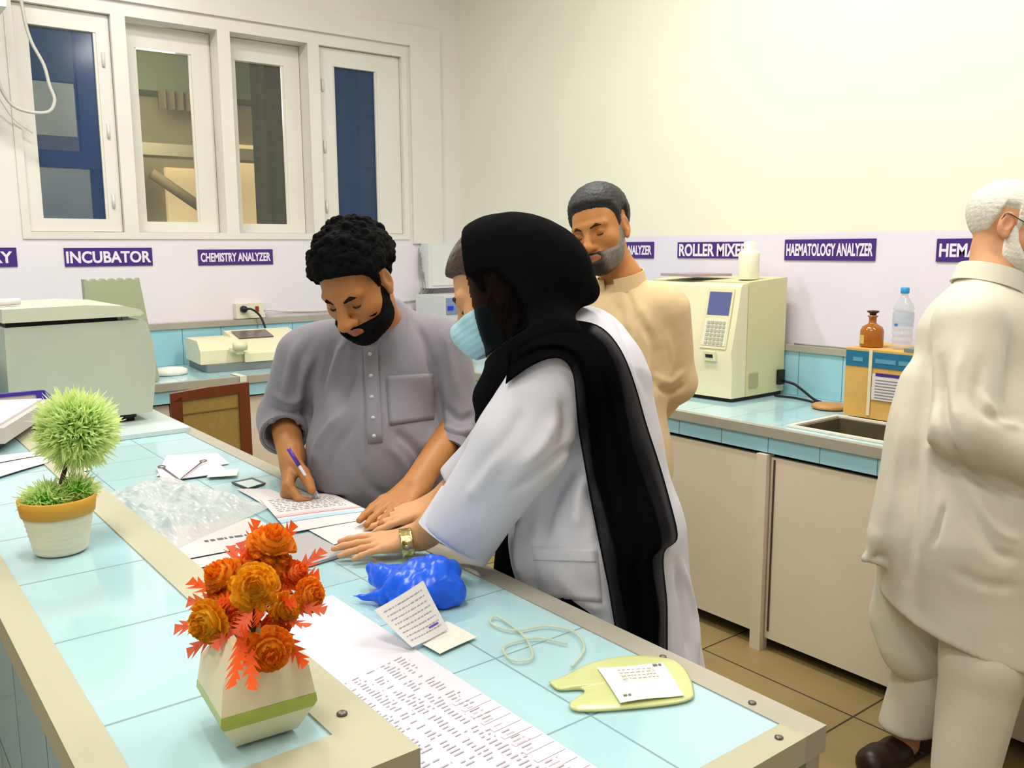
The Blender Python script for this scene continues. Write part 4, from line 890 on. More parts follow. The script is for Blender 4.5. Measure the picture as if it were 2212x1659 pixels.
# blue carrier bag
V = Vol(axis(0.66, 1.0, 0.0032), axis(1.20, 1.60, 0.0032), axis(0.872, 1.01, 0.0032))
c0 = zz(905, 1262, 0.915)
V.ell(c0, (0.062, 0.068, 0.042), None, 0.02); V.ell(zz(945, 1240, 0.93), (0.045, 0.050, 0.034), None, 0.02); V.ell(zz(840, 1250, 0.905), (0.04, 0.04, 0.026), None, 0.02); V.ell(zz(970, 1285, 0.90), (0.034, 0.03, 0.03), None, 0.02)
V.cap(zz(830, 1290, 0.897), zz(762, 1288, 0.89), 0.020, 0.007, 0.015); V.cap(zz(815, 1240, 0.91), zz(800, 1228, 0.915), 0.022, 0.016, 0.012); V.cap(zz(870, 1300, 0.90), zz(820, 1320, 0.89), 0.018, 0.008, 0.015)
X, Y, Zg = V.grid(); q1 = wav(X, Y, Zg, 60, 81); q2 = wav(X, Y, Zg, 120, 82); V.a += (0.011*(0.5-np.abs(q1))+0.006*(0.5-np.abs(q2))+0.0015*wav(X, Y, Zg, 330, 83)).astype(np.float32); V.half((0, 0, Z), (0, 0, -1), k=0.001)
blue_bag = tag(solid('carrier_bag', V.mesh(0), mat('blue polythene', (14, 92, 232), rough=0.28, spec=0.5, noise=0.15, nscale=40, sss=0.0)), 'crumpled bright blue plastic bag on the service counter', 'bag')
# prescription slip against the bag, and a second slip under it
white_s = mat('slip paper', (222, 218, 206), rough=0.8)
o, f = paper('loose_slip', [zz(905, 1392), zz(950, 1416), zz(1030, 1380), zz(965, 1345)], 'small cream slip under the printed slip', 'paper', m=white_s, bend=0.0015); o.location.z += 0.003
o, f = paper('printed_slip', [zz(890, 1398, Z+0.008), zz(968, 1358, Z+0.010), zz(914, 1254, 0.962), zz(808, 1318, 0.935)], 'white printed slip leaning on the blue bag', 'paper', m=paper_w, bend=-0.003)
rules(o, f, [(0.12+0.105*i, 0.10, 0.90, 0.020) for i in range(8)], mat('soft print', (156, 150, 156), rough=0.8), 'print', seed=6, up=0.0012); rules(o, f, [(0.17, 0.62, 0.86, 0.035)], mat('purple ink', (84, 66, 170), rough=0.7), 'signature', up=0.0014, words=False)
# blood bag with label and tubing
bg = thing('blood_bag', 'flat yellowish blood bag with a white label at the counter end', 'blood bag', (0.85, 0.83, Z))
out = [(0.768, 0.905), (0.800, 0.905), (0.855, 0.910), (0.915, 0.892), (0.955, 0.850), (0.952, 0.815), (0.915, 0.765), (0.88, 0.748), (0.80, 0.785), (0.748, 0.820), (0.752, 0.842), (0.785, 0.850), (0.790, 0.862), (0.765, 0.880)]
C = np.array([0.855, 0.832]); P2 = spline([np.array([*p, 0.]) for p in out+out[:1]], 5)[:-1]
b = bmesh.new(); rings = []
for s_, z in ((1.0, 0.0004), (1.012, 0.0022), (0.97, 0.0036), (0.85, 0.0052), (0.55, 0.0062), (0.2, 0.0066)): rings.append([b.verts.new((C[0]+(p[0]-C[0])*s_, C[1]+(p[1]-C[1])*s_, Z+z)) for p in P2])
for r0, r1 in zip(rings, rings[1:]):
    for i in range(len(P2)): b.faces.new([r0[i], r0[(i+1) % len(P2)], r1[(i+1) % len(P2)], r1[i]])
b.faces.new(rings[-1]); b.faces.new(rings[0][::-1]); obj('pouch', b, sheer_mat('yellowish vinyl', (222, 226, 158), 0.78, 0.6, 0.2), bg, True)
lp = quad(zz(1340, 1518, Z+0.0085), zz(1478, 1500, Z+0.0085), zz(1432, 1433, Z+0.0085), zz(1290, 1442, Z+0.0085)); b = bmesh.new(); sheet(b, lambda u, v: lp(u, v)+np.array([0, 0, 0.0012*math.sin(u*5+v*3)]), 8, 8, 0.0005); lo_ = obj('label_sheet', b, mat('label paper', (238, 236, 218), rough=0.7), bg)
rules(lo_, lambda u, v: lp(u, v)+np.array([0, 0, 0.0014]), [(0.55+0.09*i, 0.25, 0.8, 0.02) for i in range(4)]+[(0.12, 0.1, 0.22, 0.04), (0.90, 0.82, 0.95, 0.06)], ink, 'print', seed=2)
b = bmesh.new(); tz = Z+0.0035; tube(b, [zz(1235, 1440, tz), zz(1262, 1400, tz), zz(1240, 1365, tz), zz(1180, 1352, tz), zz(1110, 1362, tz), zz(1060, 1345, tz), zz(1075, 1332, tz), zz(1130, 1372, tz), zz(1150, 1420, tz), zz(1105, 1425, tz), zz(1090, 1395, tz), zz(1160, 1378, tz), zz(1225, 1390, tz)], 0.0023, 8, 8); obj('tubing', b, sheer_mat('clear vinyl tube', (214, 222, 196), 0.5, 0.6, 0.15), bg, True)
# ---------------------------------------------------------------- people
def head_prims(V, o, R, s=1.0, nose=1.0, jaw=1.0, wide=1.0):
    L, F, U = R
    P = lambda l, f, u: o+s*(l*L+f*F+u*U)
    V.ell(P(0, -0.012, 0.035), np.array((0.074, 0.096, 0.086))*s, R, 0.02)
    V.ell(P(0, 0.034, -0.020), np.array((0.064*(0.5+0.5*jaw), 0.056, 0.085))*s, R, 0.03*s)
    V.ell(P(0, 0.032, -0.070), np.array((0.050*jaw, 0.050, 0.042))*s, R, 0.025*s)
    V.ell(P(0, 0.068, -0.098), np.array((0.022, 0.018, 0.016))*s, R, 0.02*s)
    for e in (-1, 1):
        V.ell(P(e*0.042, 0.055, -0.026), np.array((0.024, 0.026, 0.022))*s, R, 0.02*s)
        V.ell(P(e*0.033, 0.100, 0.000), np.array((0.018, 0.016, 0.013))*s, R, 0.016*s, 'sub')
        V.cap(P(e*0.010, 0.086, 0.020), P(e*0.048, 0.072, 0.020), 0.0085*s, 0.007*s, 0.014*s)
        V.ell(P(e*0.0325, 0.0725, -0.001), np.array((0.0145, 0.0135, 0.0120))*s, R, 0.003*s)
        V.cap(P(e*0.022, 0.080, -0.0165), P(e*0.044, 0.073, -0.0165), 0.005*s, 0.005*s, 0.010*s)
        V.ell(P(e*0.013*wide, 0.098, -0.040), np.array((0.0085*wide, 0.0105, 0.0075*wide))*s, R, 0.006*s)
        V.ell(P(e*0.0745, -0.008, -0.004), np.array((0.009, 0.019, 0.031))*s, R, 0.006*s)
        V.ell(P(e*0.083, -0.004, 0.002), np.array((0.006, 0.010, 0.017))*s, R, 0.005*s, 'sub')
        V.ell(P(e*0.075, 0.0, -0.030), np.array((0.007, 0.009, 0.010))*s, R, 0.006*s)
        V.cap(P(e*0.024, 0.084, -0.066), P(0, 0.0955, -0.0615), 0.0048*s, 0.0062*s, 0.006*s)
        V.cap(P(e*0.022, 0.084, -0.0685), P(0, 0.0935, -0.0745), 0.005*s, 0.0072*s, 0.006*s)
    V.cap(P(0, 0.084, 0.012), P(0, 0.112*nose, -0.034), 0.0085*s*wide, 0.0115*s*wide, 0.014*s)
    V.ell(P(0, 0.113*nose, -0.038), np.array((0.0125*wide, 0.0115, 0.0105))*s, R, 0.008*s)
    V.ell(P(0, 0.080, -0.067), np.array((0.028, 0.014, 0.020))*s, R, 0.02*s)
def local_of(pts, o, R, s):
    q = (pts-o) @ R.T/s; return q[:, 0], q[:, 1], q[:, 2]
def head_vol(o, R, s=1.0, h=0.003, rad=0.19, **kw):
    V = Vol(*[axis(o[i]-rad, o[i]+rad, h) for i in range(3)]); head_prims(V, o, R, s, **kw)
    X, Y, Z = V.grid(); X = X-o[0]; Y = Y-o[1]; Z = Z-o[2]
    loc = [((R[i, 0]*X+R[i, 1]*Y+R[i, 2]*Z)/s).astype(np.float32) for i in range(3)]
    return V, loc
def hair_mask(l, f, u, line=0.0, side=0.0, ramp=0.012):
    h = np.interp(f, [-0.13, -0.075, -0.045, -0.032, -0.022, 0.010, 0.018, 0.027, 0.034, 0.046, 0.070, 0.095], [-0.060, -0.055, -0.035, 0.000, 0.036, 0.034, 0.010+side, 0.012+side, 0.034, 0.052, 0.066+line, 0.072+line])
    return sstep(u-h, -0.004, ramp)*sstep(0.081+np.maximum(u-0.03, 0)-np.abs(l), 0.0, 0.004)
def beard_mask(l, f, u):
    b = np.interp(f, [-0.02, 0.004, 0.020, 0.034, 0.056, 0.080, 0.11], [0.0, 0.020, 0.018, -0.020, -0.046, -0.048, -0.049])
    m = sstep(b-u, -0.003, 0.016)*sstep(f, -0.010, 0.010)*sstep(u, -0.150, -0.128)*sstep(0.0745-np.abs(l), 0.0, 0.006)
    lips = np.exp(-((l/0.025)**2)**1.5-(((u+0.069)/0.0095)**2)**1.5)*(f > 0.07)
    return m*(1-np.clip(lips*1.6, 0, 1))
def hand(V, w, D, N, right, s=1.0, curl=((0.25, 0.3, 0.2),)*4, spread=0.07, thumb=(0.55, 0.8, -0.25), tflex=0.5, k=0.005, rs=1.0):
    """palm, five separate fingers; D to the fingertips, N out of the back of the hand"""
    w = np.asarray(w, float); D = nrm(D); N = np.asarray(N, float); N = nrm(N-D*(N@D)); S = np.cross(N, D) if right else np.cross(D, N)
    off = (0.029, 0.0095, -0.010, -0.0275); ln = (0.086, 0.090, 0.085, 0.076)
    seg = ((0.043, 0.026, 0.021), (0.047, 0.030, 0.022), (0.043, 0.028, 0.021), (0.034, 0.021, 0.018)); rad = (0.0090, 0.0092, 0.0087, 0.0076)
    V.cap(w-D*0.02*s, w+D*0.02*s, 0.027*s, 0.028*s, 0.02, N, 0.72)
    tips = []
    for i in range(4):
        b = w+s*(D*0.010+S*off[i]*0.6); h = w+s*(D*ln[i]+S*off[i]); V.cap(b, h, 0.0145*s, 0.0115*s*rs, 0.014, N, 0.9)
        d0 = nrm(D+S*(off[i]/0.03)*spread); a = 0.0; p = h
        for j in range(3):
            a += curl[i][j]; d = d0*math.cos(a)-N*math.sin(a); q = p+d*seg[i][j]*s
            r0 = rad[i]*s*rs*(1, 0.93, 0.86)[j]; V.cap(p, q, r0*1.04, r0*(0.96 if j < 2 else 0.85), 0.004 if j else 0.007); p = q
        tips.append(p)
    p0 = w+s*(D*0.020+S*0.022-N*0.006); d = nrm(D*thumb[0]+S*thumb[1]+N*thumb[2]); p1 = p0+d*0.042*s
    V.cap(p0-d*0.01*s, p1, 0.0165*s, 0.0125*s, 0.014)
    d2 = nrm(d*(1-tflex)+D*tflex*1.0-N*0.1); p2 = p1+d2*0.032*s; V.cap(p1, p2, 0.0118*s*rs, 0.0105*s*rs, 0.005)
    d3 = nrm(d2*0.85+D*0.35-N*0.1); p3 = p2+d3*0.024*s; V.cap(p2, p3, 0.0102*s*rs, 0.0085*s*rs, 0.004); tips.append(p3)
    return tips
def body(root, sk, skin_m, base, lip, hands, fine, legs=True, pig=None):
    pts = np.array([np.asarray(v) for k, v in sk.items() if k not in ('o', 'R', 's', 'kw', 'arm')]+[sk['o']+sk['R'][2]*0.17])
    lo, hi = pts.min(0)-0.24, pts.max(0)+0.24; lo[2] = -0.01
    o, R, s = sk['o'], sk['R'], sk['s']
    ext = [(o-0.135, o+0.135, 0.0027)]+[(np.asarray(c)-r, np.asarray(c)+r, h) for c, r, h in fine]
    V = Vol(*[axis(lo[i], hi[i], 0.014, [(a[i], b[i], h) for a, b, h in ext]) for i in range(3)])
    head_prims(V, o, R, s, **sk.get('kw', {}))
    V.cap(o+s*(R[1]*-0.022-R[2]*0.06), sk['neck'], 0.050*s, 0.055*s, 0.03)
    V.cap(sk['neck'], sk['chest'], 0.055, 0.085, 0.04); V.cap(sk['chest'], sk['belly'], 0.09, 0.095, 0.04); V.cap(sk['belly'], sk['pelvis'], 0.095, 0.10, 0.04)
    for q in 'lr':
        V.cap(sk['chest'], sk['sh'+q], 0.05, 0.040, 0.04); V.cap(sk['sh'+q], sk['el'+q], 0.040, 0.038, 0.03); V.cap(sk['el'+q], sk['wr'+q], 0.042, 0.029*sk.get('arm', 1), 0.02)
        V.cap(sk['pelvis'], sk['hip'+q], 0.10, 0.075, 0.05); V.cap(sk['hip'+q], sk['kn'+q], 0.072, 0.052, 0.03); V.cap(sk['kn'+q], sk['an'+q], 0.054, 0.036, 0.02)
        V.cap(sk['an'+q], sk['an'+q]-[0, 0, 0.035], 0.036, 0.035, 0.02); V.cap(sk['an'+q]*[1, 1, 0]+[0, 0, 0.034], sk['to'+q], 0.034, 0.022, 0.02)
    tips = [hand(V, **h) for h in hands]
    for h in hands: V.half((0, 0, 0.888), (0, 0, -1), np.asarray(h['w'])-0.24, np.asarray(h['w'])+0.24, 0.002) if h['w'][2] < 0.99 and not legs == 'free' else None
    M = V.mesh(1); l, f, u = local_of(M[0], o, R, s)
    c = np.tile(np.array(lin(base)[:3]), (len(M[0]), 1)); lc = np.array(lin(lip)[:3])
    w = np.exp(-((l/0.022)**2)**1.5-(((u+0.0685)/0.0085)**2)**1.5)*(f > 0.075)*(np.abs(l) < 0.03); c = c*(1-0.75*w[:, None])+lc*0.75*w[:, None]
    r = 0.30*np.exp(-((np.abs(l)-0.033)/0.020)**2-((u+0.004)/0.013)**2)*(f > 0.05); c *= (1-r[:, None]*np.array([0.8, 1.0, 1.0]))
    if pig is not None: c = pig(c, l, f, u)
    return solid('body', M, skin_m, root, c), tips
def lids(root, o, R, s, m, th=0.0013):
    L, F, U = R
    for e in (-1, 1):
        b = bmesh.new(); P = lambda l, f, u: o+s*(e*l*L+f*F+u*U)
        tube(b, [P(0.0195, 0.0795, -0.0055), P(0.026, 0.0852, -0.0085), P(0.033, 0.0868, -0.0095), P(0.040, 0.0832, -0.0085), P(0.046, 0.0755, -0.0055)], th*s, 6, 4)
        obj('eyelashes', b, m, root, True)
def brows(root, o, R, s, m, th=0.0045, drop=0.0):
    L, F, U = R
    for e in (-1, 1):
        V = Vol(*[axis(o[i]-0.14, o[i]+0.14, 0.0022) for i in range(3)]); P = lambda l, f, u: o+s*(e*l*L+f*F+(u-drop)*U)
        V.cap(P(0.012, 0.0925, 0.017), P(0.032, 0.0890, 0.0235), th*s, th*1.05*s, 0.004); V.cap(P(0.032, 0.0890, 0.0235), P(0.052, 0.0735, 0.0175), th*1.05*s, th*0.45*s, 0.004)
        X, Y, Z = V.grid(); V.a += (0.0010*wav(X, Y, Z, 900, 3)).astype(np.float32)
        obj_ = solid('eyebrow', V.mesh(0), m, root)
def skin(name, rgb): return mat(name, rgb, rough=0.5, spec=0.35, noise=0.05, nscale=25, bump=0.06, bscale=220, attr='pigment', sss=0.12)
def cloth(name, rgb, rough=0.85, bump=0.12, **kw): return mat(name, rgb, rough=rough, spec=0.2, noise=0.03, nscale=14, bump=bump, bscale=420, sheen=0.15, **kw)
hair_blk = mat('black hair', (10, 9, 9), rough=0.85, spec=0.10, bump=0.5, bscale=160)
lash_m = mat('dark lash', (30, 20, 16), rough=0.7)
def band_collar(root, c, ax_, r, h, m, front, gap=0.5, thick=0.004, tilt=0.0, rz=None, name='collar', n=36, flare=1.0):
    """standing collar ring around the neck, open at the front"""
    u = nrm(ax_); f = nrm(front-u*(front@u)); l = np.cross(u, f); b = bmesh.new(); r0, r1, q0, q1 = [], [], [], []
    for i in range(n+1):
        a = gap/2+(2*PI-gap)*i/n; d = math.cos(a)*f*r[1]+math.sin(a)*l*r[0]; dd = nrm(d); up = u*(h+tilt*math.cos(a))
        for lst, p in ((r0, c+d*flare), (r1, c+d+up), (q1, c+d+up-dd*thick), (q0, c+d*flare-dd*thick)): lst.append(b.verts.new(tuple(p)))
    R4 = (r0, r1, q1, q0)
    for k in range(4):
        A, B = R4[k], R4[(k+1) % 4]
        for i in range(n): b.faces.new([A[i], A[i+1], B[i+1], B[i]])
    b.faces.new([x[0] for x in R4]); b.faces.new([x[-1] for x in R4][::-1])
    return smooth_angle(obj(name, b, m, root, True), 0.6)
def buttons(root, tree, pts, m, r=0.006):
    for px, py in pts:
        p = hit(tree, px, py, 0.002)
        if p is None: continue
        V = Vol(*[axis(p[i]-0.012, p[i]+0.012, 0.0015) for i in range(3)]); V.ell(p, r, None, 0.001); solid('button', V.mesh(1), m, root)
def clear(V, x=0.9875, top=0.886, side=-1):
    """cloth rests against the counter instead of passing into it"""
    X, Y, Z = V.grid(); d = np.minimum((x-X)*(-side), top-Z); V.a = np.maximum(V.a, d.astype(np.float32))

# ======================= man in grey kameez, writing
gm = thing('person', 'bearded man in grey kameez bending over the counter, writing', 'person', (1.25, 2.05, 0))
G = {}
G['arm'] = 1.14
G['s'] = 1.04; G['R'] = frame(vdir(-0.29, 0.68, -0.67), vdir(-0.06, -1, 0)); G['o'] = at(774, 612, 2.17); G['kw'] = dict(nose=1.04, jaw=1.14, wide=1.25)
G['neck'] = at(822, 705, 2.35); G['chest'] = at(810, 815, 2.36); G['belly'] = at(806, 980, 2.34); G['pelvis'] = np.array([1.24, 2.02, 0.86])
G['shr'], G['shl'] = at(662, 768, 2.35), at(950, 748, 2.38)
G['elr'], G['ell'] = at(614, 905, 2.42), at(990, 912, 2.38)
G['wrr'], G['wrl'] = at(632, 996, 2.27), onz(893, 1056, 0.930)
for q, dy in (('r', 0.11), ('l', -0.11)):
    G['hip'+q] = np.array([1.25, 2.02+dy, 0.84]); G['kn'+q] = np.array([1.24, 2.03+dy*1.2, 0.46]); G['an'+q] = np.array([1.27, 2.05+dy*1.3, 0.075]); G['to'+q] = np.array([1.12, 2.02+dy*1.5, 0.024])
g_skin = skin('brown skin', (176, 120, 72))
hr = dict(w=G['wrr'], D=vdir(0.0, 0.72, -0.62), N=vdir(-0.90, -0.10, -0.35), right=True, s=1.12, curl=((0.75, 0.75, 0.25), (0.95, 0.85, 0.35), (1.1, 1.0, 0.5), (1.2, 1.0, 0.6)), spread=0.02, thumb=(0.80, 0.42, -0.52), tflex=0.35, rs=1.12)
wl = G['wrl']; tl = onz(836, 1104, 0.912)
hl = dict(w=wl, D=tl-wl, N=np.array([0.1, 0, 1.0]), right=False, s=1.06, curl=((0.0, 0.06, 0.1), (0.0, 0.05, 0.08), (0.0, 0.06, 0.08), (0.0, 0.08, 0.1)), spread=0.10, thumb=(0.7, 0.65, -0.2), tflex=0.6, rs=1.08)
_, gt = body(gm, G, g_skin, (176, 118, 68), (150, 84, 70), [hr, hl], [(G['wrr']+vdir(0.4, 0.75, -0.3)*0.07, 0.09, 0.003), (wl*0.5+tl*0.5, 0.10, 0.003)])
lids(gm, G['o'], G['R'], 1.04, lash_m, 0.0019); brows(gm, G['o'], G['R'], 1.04, mat('soft black brow', (34, 24, 18), rough=0.9, spec=0.1), 0.0042, 0.004)
# curly hair
V, (l, f, u) = head_vol(G['o'], G['R'], 1.04, 0.0032, 0.2, **G['kw'])
o, R = G['o'], G['R']; P = lambda a, b, c: o+1.04*(a*R[0]+b*R[1]+c*R[2])
m = hair_mask(l, f, u, 0.004, -0.012)
H = V.copy(); H.a = (V.a-((0.008+0.022*sstep(u, -0.03, 0.05))*m-0.004)+0.004*wav(l, f, u, 190, 5)).astype(np.float32)
r = np.random.RandomState(3)
for i in range(760):
    d = nrm(r.normal(size=3)); d[2] = abs(d[2])*1.0-0.25; d = nrm(d)
    p = np.array([0.078*d[0], -0.012+0.098*d[1], 0.036+0.090*d[2]])*(1.09+0.12*r.rand())
    hm = hair_mask(p[0:1], p[1:2], p[2:3], 0.006, 0.0)[0]
    if hm < 0.6 or p[2] < -0.015 or (p[1] > 0.085 and p[2] < 0.085): continue
    rr = 0.006+0.006*r.rand(); H.ell(P(*p), rr, None, 0.004)
H.a += (0.0022*wav(l, f, u, 620, 9)).astype(np.float32)
solid('hair', H.mesh(0), hair_blk, gm)
bm_ = beard_mask(l, f, u); B = V.copy(); B.a = (V.a-(0.020*bm_-0.008)+0.0012*wav(l, f, u, 700, 4)).astype(np.float32); solid('beard', B.mesh(0), hair_blk, gm)
# kameez: trunk and rolled sleeves as one garment
kg = cloth('grey kameez cloth', (132, 128, 136))
RT = frame(vdir(-0.22, 0.25, -0.9), vdir(-0.03, -1, 0.05))
lo, hi = np.array([0.70, 1.55, 0.45]), np.array([1.62, 2.50, 1.46])
V = Vol(*[axis(lo[i], hi[i], 0.0055) for i in range(3)])
V.cap(at(700, 752, 2.37), at(918, 735, 2.39), 0.072, 0.072, 0.05)
V.cap(at(835, 690, 2.38), at(815, 760, 2.37), 0.062, 0.10, 0.05)
V.ell(at(806, 815, 2.37), (0.182, 0.120, 0.16), RT, 0.05)
V.ell(at(803, 980, 2.34), (0.172, 0.145, 0.20), RT, 0.06)
V.cap(at(805, 1010, 2.36), np.array([1.235, 2.03, 0.72]), 0.155, 0.165, 0.06); V.cap(np.array([1.235, 2.03, 0.72]), np.array([1.25, 2.03, 0.50]), 0.165, 0.19, 0.05)
def sleeve(V, a, b, c, ra, rb, rc, k=0.03, open_=0.02, flat=False):
    T_ = V.copy(); T_.a[:] = 0.5
    T_.cap(a, b, ra, rb, k); T_.cap(b, c, rb, rc, k)
    d = nrm(np.asarray(c)-np.asarray(b)); e = np.asarray(c)
    if flat: d = nrm(d-AX[2]*(d@AX[2])*1.15)
    T_.half(e, d, k=0.003)
    T_.cap(e-d*open_, e+d*0.05, rc-0.011, rc-0.011, 0.004, op='sub')
    h_ = np.maximum(k-np.abs(V.a-T_.a), 0)/k; V.a = (np.minimum(V.a, T_.a)-h_*h_*(k*0.25)).astype(np.float32)
cr = at(612, 948, 2.34); cl = at(966, 990, 2.27)
sleeve(V, at(660, 772, 2.36), at(614, 905, 2.42), at(613, 940, 2.35), 0.080, 0.068, 0.060)
sleeve(V, at(950, 752, 2.39), at(988, 915, 2.385), at(965, 985, 2.29), 0.082, 0.068, 0.058)
X, Y, Z = V.grid(); V.a += (0.0022*wav(X, Y, Z, 38, 2, stretch=(1, 1, 0.5))+0.0010*wav(X, Y, Z, 95, 6)).astype(np.float32)
clear(V); GV = V; M = V.mesh(2); tr_ = tree_of(M)
gf = [([(690, 770), (668, 830), (662, 900), (658, 960)], 0.012, -0.016), ([(940, 780), (945, 850), (948, 930), (940, 985)], 0.012, -0.016),
      ([(745, 735), (725, 790), (705, 850)], 0.011, 0.009), ([(720, 745), (700, 800), (688, 850)], 0.010, -0.010), ([(770, 750), (760, 810), (735, 890)], 0.012, -0.008),
      ([(640, 740), (625, 800), (612, 860)], 0.010, 0.007), ([(668, 740), (645, 800), (640, 860)], 0.010, -0.007), ([(900, 700), (925, 760), (935, 820)], 0.011, -0.007), ([(960, 720), (975, 790), (985, 850)], 0.012, 0.006),
      ([(585, 880), (620, 895), (655, 890)], 0.009, -0.009), ([(580, 905), (615, 918), (655, 912)], 0.008, 0.008), ([(590, 850), (625, 868), (655, 862)], 0.009, 0.007),
      ([(960, 880), (995, 905), (1025, 895)], 0.010, -0.008), ([(955, 920), (990, 935), (1022, 925)], 0.010, 0.008), ([(950, 955), (985, 960), (1020, 945)], 0.008, -0.006),
      ([(740, 890), (690, 950), (675, 1000)], 0.014, 0.008), ([(760, 920), (720, 970), (700, 1030)], 0.013, -0.007), ([(850, 930), (890, 960), (925, 1010)], 0.012, -0.008), ([(835, 960), (870, 1000), (890, 1050)], 0.012, 0.006), ([(780, 1010), (800, 1050), (840, 1075)], 0.013, -0.006),
      ([(785, 760), (787, 850), (790, 950), (793, 1010)], 0.005, -0.004), ([(815, 755), (818, 850), (824, 955)], 0.005, -0.004)]
M = crease(M, tr_, [(a_, w_, d_*1.25) for a_, w_, d_ in gf]); tr_ = tree_of(M)
km = solid('kameez', M, kg, gm)
# breast pocket and button placket lie on the garment
def patch(name, VV, poly, m, root, off=0.0022, tree=None):
    """cloth patch: garment surface lifted by off inside a pixel-measured outline carried onto the garment"""
    P3 = [hit(tree, *p, 0) for p in poly]; P3 = [p for p in P3 if p is not None]
    b = bmesh.new(); n = 10
    c = [P3[0], P3[1], P3[2], P3[3]]; f0 = quad(*[np.array([p[0], p[1], 0]) for p in poly]); g = []
    for i in range(n+1):
        row = []
        for j in range(n+1):
            q = f0(i/n, j/n); h = hit(tree, q[0], q[1], off); row.append(h if h is not None else quad(*c)(i/n, j/n))
        g.append(row)
    top = [[b.verts.new(tuple(p)) for p in r_] for r_ in g]; d = nrm(AX[2])*(off+0.003); bot = [[b.verts.new(tuple(p+d)) for p in r_] for r_ in g]
    for i in range(n):
        for j in range(n): b.faces.new([top[i][j], top[i+1][j], top[i+1][j+1], top[i][j+1]]); b.faces.new([bot[i][j], bot[i][j+1], bot[i+1][j+1], bot[i+1][j]])
    for i in range(n):
        b.faces.new([top[i][0], bot[i][0], bot[i+1][0], top[i+1][0]]); b.faces.new([top[i][n], top[i+1][n], bot[i+1][n], bot[i][n]])
        b.faces.new([top[0][i], top[0][i+1], bot[0][i+1], bot[0][i]]); b.faces.new([top[n][i], bot[n][i], bot[n][i+1], top[n][i+1]])
    return obj(name, b, m, root, True)
patch('pocket', GV, [(835, 812), (935, 806), (938, 905), (842, 918)], kg, km, 0.004, tr_)
patch('placket', GV, [(785, 748), (815, 745), (826, 955), (794, 958)], kg, km, 0.0035, tr_)
trp = tr_
buttons(km, tr_, [(799, 765), (801, 812), (803, 858), (806, 903), (808, 942)], mat('grey button', (186, 182, 182), rough=0.35), 0.0055)
for e, d, rr in ((at(613, 940, 2.35), at(613, 940, 2.35)-at(614, 905, 2.42), 0.058), (at(965, 985, 2.29), at(965, 985, 2.29)-at(988, 915, 2.385), 0.057)):
    d = nrm(d); band_collar(km, e-d*0.030, d, (rr+0.005, rr+0.005), 0.032, kg, vdir(0.2, 0.1, 1.0), 0.02, 0.006, name='cuff', flare=1.03)
band_collar(km, at(826, 722, 2.335), nrm(G['o']-G['R'][2]*0.06-G['neck'])+np.array([0, 0, 0.6]), (0.072, 0.078), 0.036, kg, vdir(-0.25, 0.35, -0.9), 0.35, 0.004, flare=1.06)
# trousers below the counter
def legs_cloth(sk, root, m, name='shalwar', wide=0.095, hem=0.075, top=0.15, counter=None):
    lo = np.min([sk['hipl'], sk['hipr'], sk['anl'], sk['anr'], sk['pelvis']], 0)-0.24; hi = np.max([sk['hipl'], sk['hipr'], sk['anl'], sk['anr'], sk['pelvis']], 0)+0.24; lo[2] = 0.03
    V = Vol(*[axis(lo[i], hi[i], 0.008) for i in range(3)]); V.cap(sk['pelvis'], sk['pelvis']+[0, 0, 0.05], top, top, 0.05)
    for q in 'lr':
        V.cap(sk['hip'+q], sk['kn'+q], wide+0.012, wide, 0.04); V.cap(sk['kn'+q], sk['an'+q]+[0, 0, 0.01], wide, hem, 0.02)
        V.half(sk['an'+q]+[0, 0, 0.005], (0, 0, -1), sk['an'+q]-[0.1, 0.1, 0.1], sk['an'+q]+[0.1, 0.1, 0.05])
    X, Y, Z = V.grid(); V.a += (0.004*wav(X, Y, Z, 34, 8, stretch=(1, 1, 0.35))).astype(np.float32)
    if counter == 'wall': V.a = np.maximum(V.a, np.minimum(X-2.64, 0.86-Z)).astype(np.float32)
    elif counter: clear(V, *counter)
    return solid(name, V.mesh(2), m, root), V
legs_cloth(G, gm, kg, counter=(0.99, 0.886))
# pen in his fingers
pn_tip = onz(690, 1076, 0.890); pdir = nrm(at(636, 990, 2.19)-pn_tip); pe = thing('pen', 'purple capped pen in the hand of the man in grey', 'pen', pn_tip)
b = bmesh.new(); tube(b, [pn_tip, pn_tip+pdir*0.012], 0.0008, 10, r1=0.0032); tube(b, [pn_tip+pdir*0.012, pn_tip+pdir*0.10], 0.0040, 12); obj('barrel', b, mat('white pen barrel', (210, 206, 220), rough=0.3), pe, True)
b = bmesh.new(); tube(b, [pn_tip+pdir*0.095, pn_tip+pdir*0.145], 0.0052, 12); obj('cap', b, mat('purple pen cap', (84, 52, 160), rough=0.3), pe, True)

